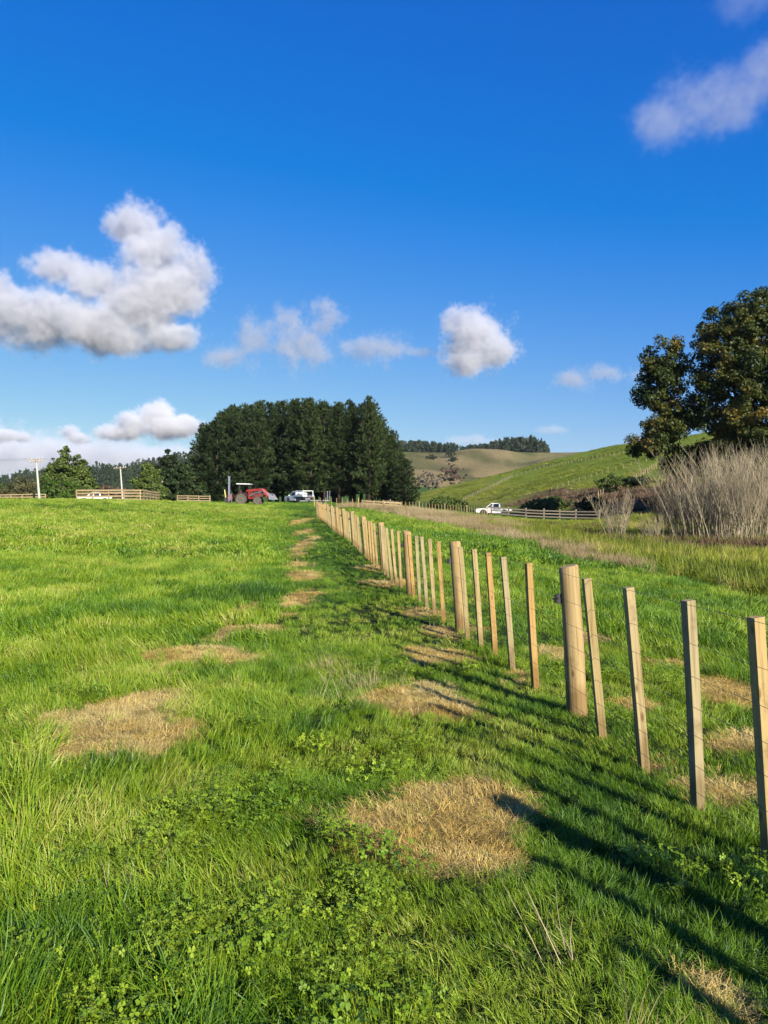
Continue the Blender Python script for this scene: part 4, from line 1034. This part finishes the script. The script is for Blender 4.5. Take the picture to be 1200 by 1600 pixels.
PROTO_N = [0]
def scatter(name, label, protos, x, y, scl, idx, tint, tilt=None, cat=None, zoff=0.0, lay=0.0):
    n = len(x)
    z = ground_z(x, y) + zoff
    rot = np.zeros((n, 3), np.float32); rot[:, 2] = rng.random(n) * 2 * np.pi
    if lay:      # blades lie over in swathes: a slowly turning lean on top of the random spin
        phi = 2 * np.pi * 1.6 * fbm(x, y, 1.6, 811, 2); am = lay * (0.25 + 1.1 * fbm(x, y, .9, 815, 2)) 
        tx = np.cos(phi) * am + rng.normal(0, tilt, n); ty = np.sin(phi) * am + rng.normal(0, tilt, n)
        a_ = np.hypot(tx, ty) + 1e-6; ux, uy = -ty / a_, tx / a_; c_, s_ = np.cos(a_), np.sin(a_); k_ = 1 - c_
        cz_, sz_ = np.cos(rot[:, 2]), np.sin(rot[:, 2])
        T = np.stack([np.stack([c_ + ux * ux * k_, ux * uy * k_, uy * s_], 1), np.stack([ux * uy * k_, c_ + uy * uy * k_, -ux * s_], 1), np.stack([-uy * s_, ux * s_, c_], 1)], 1)
        Z0 = np.zeros(n); Zm = np.stack([np.stack([cz_, -sz_, Z0], 1), np.stack([sz_, cz_, Z0], 1), np.stack([Z0, Z0, Z0 + 1], 1)], 1)
        M_ = T @ Zm
        rot = np.stack([np.arctan2(M_[:, 2, 1], M_[:, 2, 2]), -np.arcsin(np.clip(M_[:, 2, 0], -1, 1)), np.arctan2(M_[:, 1, 0], M_[:, 0, 0])], 1).astype(np.float32)
    elif tilt is not None: rot[:, 0:2] = rng.normal(0, tilt, (n, 2))
    me = bpy.data.meshes.new(name)
    me.vertices.add(n); me.vertices.foreach_set('co', np.stack([x, y, z], 1).astype(np.float32).ravel())
    for k, typ, arr, key in (('rot', 'FLOAT_VECTOR', rot, 'vector'), ('scl', 'FLOAT', scl, 'value'), ('idx', 'INT', idx, 'value'), ('tint', 'FLOAT', tint, 'value')):
        at_ = me.attributes.new(k, typ, 'POINT'); at_.data.foreach_set(key, np.asarray(arr, dtype=np.int32 if typ == 'INT' else np.float32).ravel())
    o = put(name, me)
    tag(o, label, cat, None, 'stuff')
    nt = bpy.data.node_groups.new(name + '_scatter', 'GeometryNodeTree')
    nt.interface.new_socket('Geometry', in_out='INPUT', socket_type='NodeSocketGeometry')
    nt.interface.new_socket('Geometry', in_out='OUTPUT', socket_type='NodeSocketGeometry')
    gi = nt.nodes.new('NodeGroupInput'); go = nt.nodes.new('NodeGroupOutput')
    iop = nt.nodes.new('GeometryNodeInstanceOnPoints')
    jn = nt.nodes.new('GeometryNodeJoinGeometry')
    for me_ in reversed(protos):      # join geometry keeps link order; the index picks one plant
        po = bpy.data.objects.new(name + '_plant', me_)
        ob = nt.nodes.new('GeometryNodeObjectInfo'); ob.inputs['Object'].default_value = po; ob.inputs['As Instance'].default_value = False
        gt = nt.nodes.new('GeometryNodeGeometryToInstance')
        nt.links.new(ob.outputs['Geometry'], gt.inputs[0]); nt.links.new(gt.outputs[0], jn.inputs[0])
    def na_(nm, typ):
        q = nt.nodes.new('GeometryNodeInputNamedAttribute'); q.data_type = typ; q.inputs['Name'].default_value = nm
        return q.outputs[0]
    er = nt.nodes.new('FunctionNodeEulerToRotation'); nt.links.new(na_('rot', 'FLOAT_VECTOR'), er.inputs[0])
    nt.links.new(gi.outputs[0], iop.inputs['Points']); nt.links.new(jn.outputs[0], iop.inputs['Instance'])
    iop.inputs['Pick Instance'].default_value = True
    nt.links.new(na_('idx', 'INT'), iop.inputs['Instance Index'])
    nt.links.new(er.outputs[0], iop.inputs['Rotation']); nt.links.new(na_('scl', 'FLOAT'), iop.inputs['Scale'])
    nt.links.new(iop.outputs[0], go.inputs[0])
    md = o.modifiers.new('scatter', 'NODES'); md.node_group = nt
    return o
def sample(y0, y1, dens, half=0.60, margin=1.6, xlo=None, xhi=None):
    """random points in the wedge of land in front of the camera, and a margin beside it"""
    A = (half * (y0 + y1) + 2 * margin) * (y1 - y0)
    n = int(A * dens)
    wmax = half * y1 + margin
    y = rng.uniform(y0, y1, int(n * 2.2)); x = rng.uniform(-wmax, wmax, len(y))
    k = np.abs(x) < half * y + margin
    return x[k][:n], y[k][:n]
# ---- plants
lush = [plant_mesh('grass', [blades(60, .085, .06, .18, .0048, 1.2, 100 + i)], M_GRASS) for i in range(4)]
lush += [plant_mesh('grass', [blades(48, .10, .05, .14, .0056, 1.6, 110 + i)], M_GRASS) for i in range(2)]
lush += [plant_mesh('grass', [blades(60, .10, .14, .30, .0055, 1.15, 116, 4, combed=.5)], M_GRASS)]
mid = [plant_mesh('grass', [blades(52, .16, .08, .20, .0085, 1.2, 120 + i)], M_GRASS) for i in range(4)]
farg = [plant_mesh('grass', [blades(52, .34, .07, .19, .019, 1.1, 130 + i, 2)], M_GRASS) for i in range(4)]
straw = [plant_mesh('straw', [blades(140, .12, .03, .11, .0024, .35, 140 + i, 2, flat=1.05)], M_STRAW) for i in range(4)]
strawup = [plant_mesh('straw', [blades(36, .08, .04, .11, .0024, 1.3, 146 + i, 3)], M_STRAW) for i in range(2)]
clov = [plant_mesh('clover', [clover(60, 150 + i)], M_CLOVER) for i in range(3)] + [plant_mesh('clover', [clover(40, 155, .09, .07, .0075)], M_CLOVER)]
reedm = [plant_mesh('reed', [blades(22, .30, .35, .75, .026, .60, 160 + i, 3)], M_REED) for i in range(4)]
drym = [plant_mesh('dry_grass', [blades(60, .30, .35, .80, .012, .75, 170 + i, 3)], M_DRY) for i in range(3)]
brackm = [plant_mesh('bracken', [blades(60, .55, .25, .80, .06, 1.5, 180 + i, 3)], M_BRACKEN) for i in range(3)]
stalk = [plant_mesh('stalk', [blades(3, .10, .28, .50, .0030, .5, 190 + i, 4), blades(16, .12, .14, .30, .0036, .9, 196 + i, 3)], M_DRY) for i in range(3)]

def grass_tint(x, y):
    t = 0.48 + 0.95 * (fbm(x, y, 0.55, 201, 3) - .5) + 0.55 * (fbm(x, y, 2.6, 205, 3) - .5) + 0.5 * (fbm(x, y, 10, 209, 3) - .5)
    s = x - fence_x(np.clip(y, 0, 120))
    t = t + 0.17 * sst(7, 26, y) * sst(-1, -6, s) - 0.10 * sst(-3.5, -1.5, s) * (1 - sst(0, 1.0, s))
    pm = patch_mask(x, y)
    return np.clip(t + 0.55 * sst(.02, .35, pm), 0.02, 1.0)
def grass_keep(x, y, soft=.30):
    pm = patch_mask(x, y)
    k = rng.random(len(x)) > sst(.06, soft, pm) * .94
    k &= rng.random(len(x)) > strip_mask(x, y) * 1.1
    k &= rng.random(len(x)) > reed_mask(x, y)
    hx = x - toe_x(y); k &= ~((hx > 2) & (y > 100))
    return k
GXs, GYs, GS, GI, GT = [], [], [], [], []
protos_g = lush + mid + farg
for y0, y1, dens, i0, cnt, s0, s1 in ((1.2, 4.0, 250, 0, 7, .75, 1.25), (4.0, 8.5, 190, 0, 7, .8, 1.35), (8.5, 20, 75, 7, 4, .8, 1.35), (20, 42, 21, 11, 4, .75, 1.25), (42, 118, 7.5, 11, 4, .75, 1.2)):
    x, y = sample(y0, y1, dens)
    xo, yo = sample(y0, y1, dens * .42, 1.15, 2.5); ko = np.abs(xo) > .60 * yo + 1.6      # thinner turf beside the view
    x = np.concatenate([x, xo[ko]]); y = np.concatenate([y, yo[ko]])
    k = grass_keep(x, y); x, y = x[k], y[k]
    hmul = 0.72 + 0.75 * fbm(x, y, 1.1, 231, 3) * (0.55 + .9 * fbm(x, y, .3, 233, 2))
    pm = patch_mask(x, y); hmul *= 1 - .45 * sst(0.02, .3, pm)
    s_ = x - fence_x(np.clip(y, 0, 60)); hmul *= 1 - .52 * sst(-2.8, -1.6, s_) * (1 - sst(.6, 2.0, s_))
    GXs.append(x); GYs.append(y); GS.append(rng.uniform(s0, s1, len(x)) * hmul * 0.82)
    ii = rng.integers(i0, i0 + cnt, len(x))
    if i0 == 0: ii = np.where((ii == 6) & (fbm(x, y, .8, 235, 2) < .55), 0, ii)
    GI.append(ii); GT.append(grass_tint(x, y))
x, y = rng.uniform(-3.2, 1.4, 9000), rng.uniform(1.2, 9, 9000); x = x + fence_x(y)
k = grass_keep(x, y) & (rng.random(len(x)) < np.where(y < 5, 1, .6)); x, y = x[k], y[k]
GXs.append(x); GYs.append(y); GS.append(rng.uniform(.35, .62, len(x))); GI.append(rng.integers(0, 6, len(x))); GT.append(grass_tint(x, y))
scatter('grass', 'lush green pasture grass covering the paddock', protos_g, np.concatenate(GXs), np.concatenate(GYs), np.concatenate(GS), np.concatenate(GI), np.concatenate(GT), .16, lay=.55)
# clover mixed into the nearest turf
x, y = sample(1.2, 7.5, 80)
k = (rng.random(len(x)) < sst(.60, .84, fbm(x, y, .8, 251, 3) + rng.normal(0, .07, len(x)) + .10 * sst(4.5, 2.0, y) + .05 * sst(1, -1.5, x))) & grass_keep(x, y)
x, y = x[k], y[k]
scatter('clover', 'round leaved clover mixed through the nearest grass', clov, x, y, rng.uniform(.8, 1.35, len(x)) * rng.choice([.6, .8, 1.05], len(x)), rng.integers(0, 4, len(x)), np.clip(.55 + 1.2 * (fbm(x, y, .5, 253, 2) - .5), 0, 1), .15, zoff=.03)
# dead straw on the sprayed patches
xs, ys = [], []
for y0, y1, dens in ((1.2, 9, 330), (9, 20, 60), (20, 60, 8)):
    x, y = sample(y0, y1, dens); k = rng.random(len(x)) < sst(.05, .30, patch_mask(x, y)); xs.append(x[k]); ys.append(y[k])
x = np.concatenate(xs); y = np.concatenate(ys)
scatter('dead_grass', 'straw coloured dead grass on sprayed patches', straw + strawup, x, y, rng.uniform(.7, 1.25, len(x)) * (1 + sst(9, 25, y) * 1.3), np.where(rng.random(len(x)) < .90, rng.integers(0, 4, len(x)), rng.integers(4, 6, len(x))),
        np.clip(.72 + 1.0 * (fbm(x, y, .45, 261, 3) - .5) + rng.normal(0, .1, len(x)), 0, 1), .12)
# seed stalks here and there
sx_, sy_ = [], []
for px, py, n_, spread in ((545, 1065, 16, .38), (560, 1090, 8, .3), (850, 1510, 1, .05), (780, 1225, 1, .06), (1000, 1590, 1, .1), (330, 1330, 1, .3)):
    cx_, cy_ = on_ground(px, py); sx_.append(cx_ + rng.normal(0, spread, n_)); sy_.append(cy_ + rng.normal(0, spread, n_))
x = np.concatenate(sx_); y = np.concatenate(sy_)
scatter('seed_stalks', 'pale dry seed stalks standing in the grass', stalk, x, y, rng.uniform(.65, 1.0, len(x)), rng.integers(0, 3, len(x)), rng.uniform(.6, 1.2, len(x)), .3)
# reed bed
xs, ys = [], []
for y0, y1, dens in ((7, 30, 9), (30, 60, 5.5), (60, 95, 4)):
    x, y = sample(y0, y1, dens, .85); k = rng.random(len(x)) < reed_mask(x, y); xs.append(x[k]); ys.append(y[k])
x = np.concatenate(xs); y = np.concatenate(ys)
hm = .70 + .6 * fbm(x, y, 2.5, 271, 3)
scatter('reeds', 'yellow green reeds filling the wet valley floor', reedm, x, y, rng.uniform(.75, 1.1, len(x)) * hm * (.80 + .2 * sst(50, 15, y)), rng.integers(0, 4, len(x)), np.clip(.50 + 1.7 * (fbm(x, y, 4.5, 273, 4) - .5) + .25 * (1 - sst(.3, 2.0, x - np.interp(y, STRIP_Y, STRIP_X))), 0, 1), .12)
# long bleached grass
xs, ys = [], []
for y0, y1, dens in ((8, 30, 22), (30, 60, 12), (60, 100, 6)):
    x, y = sample(y0, y1, dens); k = rng.random(len(x)) < strip_mask(x, y) * 1.3; xs.append(x[k]); ys.append(y[k])
x = np.concatenate(xs); y = np.concatenate(ys)
scatter('dry_grass', 'long bleached grass edging the reed bed', drym, x, y, rng.uniform(.55, 1.0, len(x)) * (.65 + .6 * fbm(x, y, 3, 281, 3)) * (.85 + .45 * sst(30, 80, y)), rng.integers(0, 3, len(x)), np.clip(.5 + 1.2 * (fbm(x, y, 3.5, 283, 3) - .5), 0, 1), .15)
# bracken and rank growth: under the willows and on the slipped bank
cl = [(rng.uniform(9, 26), rng.uniform(20, 75)) for _ in range(34)]
cl = [(a, b) for a, b in cl if a < .56 * b]
x = np.concatenate([rng.normal(20.0, 3.2, 420), rng.normal(14.5, 1.4, 70), rng.uniform(22, 60, 2600)] + [rng.normal(a, .5 + .012 * b, 9) for a, b in cl])
y = np.concatenate([rng.normal(37.5, 2.3, 420), rng.normal(44, 1.2, 70), rng.uniform(98, 185, 2600)] + [rng.normal(b, .9, 9) for a, b in cl])
hx = x - toe_x(y)
k = np.where(y > 90, (hx > 3) & (hx < 18 + 6 * (fbm(x, y, 9, 62, 3) - .5)) & (y - .8 * hx < 165) & (fbm(x, y, 6, 291, 2) > .36), True)
x, y = x[k], y[k]
scatter('bracken', 'dead brown bracken and rank growth on the banks', brackm, x, y, rng.uniform(.6, 1.25, len(x)) * np.where(y > 90, 1.25, .90), rng.integers(0, 3, len(x)), np.clip(.45 + 1.3 * (fbm(x, y, 5, 295, 3) - .5), 0, 1), .2)

# coarse tussocks that roughen the grazed hillside
tussock = [plant_mesh('tussock', [blades(60, .7, .15, .45, .07, 1.3, 840 + i, 2)], M_REED) for i in range(3)]
y = rng.uniform(105, 350, 16000); x = rng.uniform(5, 150, 16000)
hx = x - toe_x(y); k = (hx > 6) & (x < .62 * y) & (fbm(x, y, 14, 845, 3) > .40) & ~((hx < 18) & (y < 185))
x, y = x[k], y[k]
scatter('hill_tussocks', 'coarse tufts roughening the grazed hillside', tussock, x, y, rng.uniform(.5, 1.3, len(x)), rng.integers(0, 3, len(x)), np.clip(.42 + 1.2 * (fbm(x, y, 10, 847, 3) - .5) + rng.normal(0, .12, len(x)), 0, 1), .15)
# rank dark-footed tussocks along the near edge of the reed bed and through it
tall = [plant_mesh('tussock', [blades(120, .34, .40, .95, .020, 1.25, 860 + i, 4)], M_REED) for i in range(3)]
y = rng.uniform(10, 80, 1500); x = np.interp(y, STRIP_Y, STRIP_X) + np.abs(rng.normal(0, 1, 1500)) * (1.2 + y * .16)
k = (x < .6 * y + 1) & (fbm(x, y, 2.6, 865, 3) > .50); x, y = x[k], y[k]
scatter('sedge_tussocks', 'rank sedge tussocks standing through the reed bed', tall, x, y, rng.uniform(.6, 1.15, len(x)) * np.where(y < 22, .75, 1), rng.integers(0, 3, len(x)), np.clip(rng.normal(.45, .28, len(x)), 0, 1), .15)
# ------------------------------------------------------------------ clouds (real volumes, outside everything else)
def vmath(nt, op, a=None, b=None):
    n = nt.nodes.new('ShaderNodeVectorMath'); n.operation = op
    for k, v in enumerate((a, b)):
        if v is None: continue
        if hasattr(v, 'links'): nt.links.new(v, n.inputs[k])
        else: n.inputs[k].default_value = v
    return n
def fmath(nt, op, a=None, b=None, c=None, clamp=False):
    n = nt.nodes.new('ShaderNodeMath'); n.operation = op; n.use_clamp = clamp
    for k, v in enumerate((a, b, c)):
        if v is None: continue
        if hasattr(v, 'links'): nt.links.new(v, n.inputs[k])
        else: n.inputs[k].default_value = v
    return n.outputs[0]

def cloud_material(name, density, aniso=0.0, white=(0.765, 0.77, 0.80)):
    m = bpy.data.materials.new(name); m.use_nodes = True
    nt = m.node_tree; nt.nodes.clear()
    out = nt.nodes.new('ShaderNodeOutputMaterial')
    pv = nt.nodes.new('ShaderNodeVolumePrincipled')
    pv.inputs['Color'].default_value = (*white, 1)
    pv.inputs['Density'].default_value = density
    pv.inputs['Anisotropy'].default_value = aniso
    nt.links.new(pv.outputs[0], out.inputs['Volume'])
    return m

def cloud(label, Y, blobs, mat, soft=0.5, rough=0.9, detail=6, seed=0.0, vox=10.0, flat=None, lump=60.0):
    """blobs: (px, py, rx_px, ry_px) in picture pixels, turned into real metres at distance Y."""
    k = Y / F
    B = [((x - 600) * k, 0.0, EYE + (HORIZON - y) * k, rx * k, ry * k) for x, y, rx, ry in blobs]
    cx = sum(b[0] for b in B) / len(B); cz = sum(b[2] for b in B) / len(B)
    B = [(b[0] - cx, b[1], b[2] - cz, b[3], b[4]) for b in B]
    lo = Vector((min(b[0] - b[3] * 1.3 for b in B), -max((b[3] + b[4]) * .5 for b in B) * 1.25, min(b[2] - b[4] * 1.3 for b in B)))
    hi = Vector((max(b[0] + b[3] * 1.3 for b in B), max((b[3] + b[4]) * .5 for b in B) * 1.25, max(b[2] + b[4] * 1.3 for b in B)))
    me = bpy.data.volumes.new('cloud')
    o = bpy.data.objects.new('cloud', me); COL.objects.link(o)
    o.location = (cx, Y, cz)
    nt = bpy.data.node_groups.new('cloud_shape', 'GeometryNodeTree')
    nt.interface.new_socket('Geometry', in_out='OUTPUT', socket_type='NodeSocketGeometry')
    go = nt.nodes.new('NodeGroupOutput')
    vc = nt.nodes.new('GeometryNodeVolumeCube')
    vc.inputs['Min'].default_value = lo; vc.inputs['Max'].default_value = hi
    for ax, i in (('Resolution X', 0), ('Resolution Y', 1), ('Resolution Z', 2)):
        vc.inputs[ax].default_value = max(12, min(220, int((hi[i] - lo[i]) / vox)))
    pos = nt.nodes.new('GeometryNodeInputPosition').outputs[0]
    # billows warp the position, then the blobs are joined with a soft maximum
    field = None
    for bx, by, bz, rx, rz in B:
        d = vmath(nt, 'SUBTRACT', pos, (bx, by, bz)).outputs[0]
        d = vmath(nt, 'DIVIDE', d, (rx, (rx + rz) * .5, rz)).outputs[0]
        l = vmath(nt, 'LENGTH', d).outputs['Value']
        f = fmath(nt, 'SUBTRACT', 1.0, l)
        field = f if field is None else fmath(nt, 'SMOOTH_MAX', field, f, 0.25)
    def noise(scale, det, rgh, off):
        n = nt.nodes.new('ShaderNodeTexNoise')
        n.inputs['Scale'].default_value = scale; n.inputs['Detail'].default_value = det; n.inputs['Roughness'].default_value = rgh
        nt.links.new(vmath(nt, 'ADD', pos, (off, off * 1.7, off * .3)).outputs[0], n.inputs['Vector'])
        return fmath(nt, 'SUBTRACT', n.outputs[0], 0.5)
    n1 = noise(1.0 / (lump * 1.8), detail, 0.62, seed * 917 + 31)
    n2 = noise(1.0 / (lump * .38), 5, 0.65, seed * 517 + 7)
    field = fmath(nt, 'ADD', field, fmath(nt, 'MULTIPLY', n1, rough * 2.2))
    field = fmath(nt, 'ADD', field, fmath(nt, 'MULTIPLY', n2, rough * 1.3))
    dens = nt.nodes.new('ShaderNodeMapRange'); dens.interpolation_type = 'SMOOTHSTEP'
    nt.links.new(field, dens.inputs['Value'])
    dens.inputs['From Min'].default_value = 0.10; dens.inputs['From Max'].default_value = 0.10 + soft
    nt.links.new(dens.outputs[0], vc.inputs['Density'])
    sm = nt.nodes.new('GeometryNodeSetMaterial'); sm.inputs['Material'].default_value = mat
    nt.links.new(vc.outputs[0], sm.inputs[0]); nt.links.new(sm.outputs[0], go.inputs[0])
    md = o.modifiers.new('shape', 'NODES'); md.node_group = nt
    me.materials.append(mat)
    o['label'] = label; o['category'] = 'cloud'; o['group'] = 'fair weather clouds'
    return o
CM = cloud_material('cloud_vapour', 0.026)
CT = cloud_material('cloud_thin', 0.011, white=(0.66, 0.66, 0.69))
CW = cloud_material('bright_cloud_vapour', 0.03, white=(0.86, 0.86, 0.87))
CB = cloud_material('cloud_bank_vapour', 0.006, white=(0.84, 0.84, 0.85))
cloud('large white cumulus cloud with a tall curled head at left', 2600,
      [(0, 480, 40, 60), (60, 500, 85, 52), (90, 420, 58, 32), (145, 445, 50, 40), (150, 510, 100, 52), (215, 478, 75, 58), (212, 352, 48, 42), (245, 395, 66, 52), (292, 438, 54, 58), (250, 455, 65, 62), (268, 528, 62, 28), (190, 535, 70, 28)], CM, seed=1, vox=5)
cloud('round grey white cloud hanging alone right of centre', 2600, [(742, 528, 62, 50), (722, 505, 38, 32), (772, 545, 42, 36), (735, 565, 52, 28)], CM, seed=2, vox=3.5, lump=38)
cloud('ragged grey double cloud above the pine stand', 2700, [(355, 560, 42, 24), (405, 528, 34, 42), (470, 540, 54, 42), (455, 500, 30, 30), (508, 500, 32, 34)], CT, seed=3, vox=4.5, lump=34, rough=1.5, soft=.75)
cloud('small faint grey cloud right of the double cloud', 2700, [(570, 548, 46, 26), (605, 545, 42, 28), (650, 550, 40, 10)], CT, seed=4, vox=4.5, lump=34, rough=1.5, soft=.75)
cloud('thin grey wisp of cloud left of the big tree', 2700, [(900, 594, 44, 17), (930, 588, 44, 19), (958, 586, 42, 15), (990, 587, 40, 10)], CT, seed=5, vox=4.5, lump=34, rough=1.5, soft=.75)
cloud('soft grey cloud cut by the upper right edge', 2200, [(1040, 195, 66, 50), (1090, 150, 62, 60), (1150, 160, 85, 62), (1210, 120, 75, 60)], cloud_material('cloud_veil', .0036, white=(0.68, 0.69, 0.72)), seed=6, vox=7, lump=60, rough=1.05, soft=.65)
cloud('faint pale cloud at the top right corner', 2200, [(1150, 12, 70, 32), (1195, -5, 60, 40)], cloud_material('cloud_wisp', .0016, white=(0.62, 0.66, 0.72)), seed=7, vox=9, lump=60)
cloud('low white cloud with a grey base above the left hills', 4200, [(185, 676, 46, 16), (212, 660, 42, 24), (243, 650, 44, 27), (262, 668, 60, 20), (288, 664, 38, 20)], CW, seed=8, vox=9, lump=62)
cloud('long grey cloud bank along the left horizon', 5200, [(-40, 705, 130, 55), (60, 715, 110, 44), (150, 715, 110, 42), (240, 722, 110, 34), (320, 730, 80, 24)], CB, seed=9, vox=18, lump=80)
cloud('faint grey wisps over the far pine wood', 4200, [(735, 688, 42, 11), (770, 690, 38, 9), (862, 672, 34, 9)], CB, seed=10, vox=9, lump=50)

# ------------------------------------------------------------------ the air: faint haze that only tells over hundreds of metres
hm = bpy.data.materials.new('air'); hm.use_nodes = True
hn = hm.node_tree; hn.nodes.clear()
ho = hn.nodes.new('ShaderNodeOutputMaterial'); hv = hn.nodes.new('ShaderNodeVolumePrincipled')
hv.inputs['Color'].default_value = (0.80, 0.90, 1.0, 1); hv.inputs['Density'].default_value = 0.00004; hv.inputs['Anisotropy'].default_value = 0.0
hn.links.new(hv.outputs[0], ho.inputs['Volume'])
hz = MB().box((0, 0, 64), (8100, 8100, 134)).build('haze', hm)
tag(hz, kind='stuff')
cloud('small white cloud top at the left edge above the grey bank', 4300, [(8, 680, 34, 14), (28, 684, 26, 10)], CW, seed=11, vox=9, lump=50)
cloud('small white cloud top left of the low white cloud', 4300, [(108, 676, 22, 16), (122, 684, 30, 11)], CW, seed=12, vox=9, lump=50)
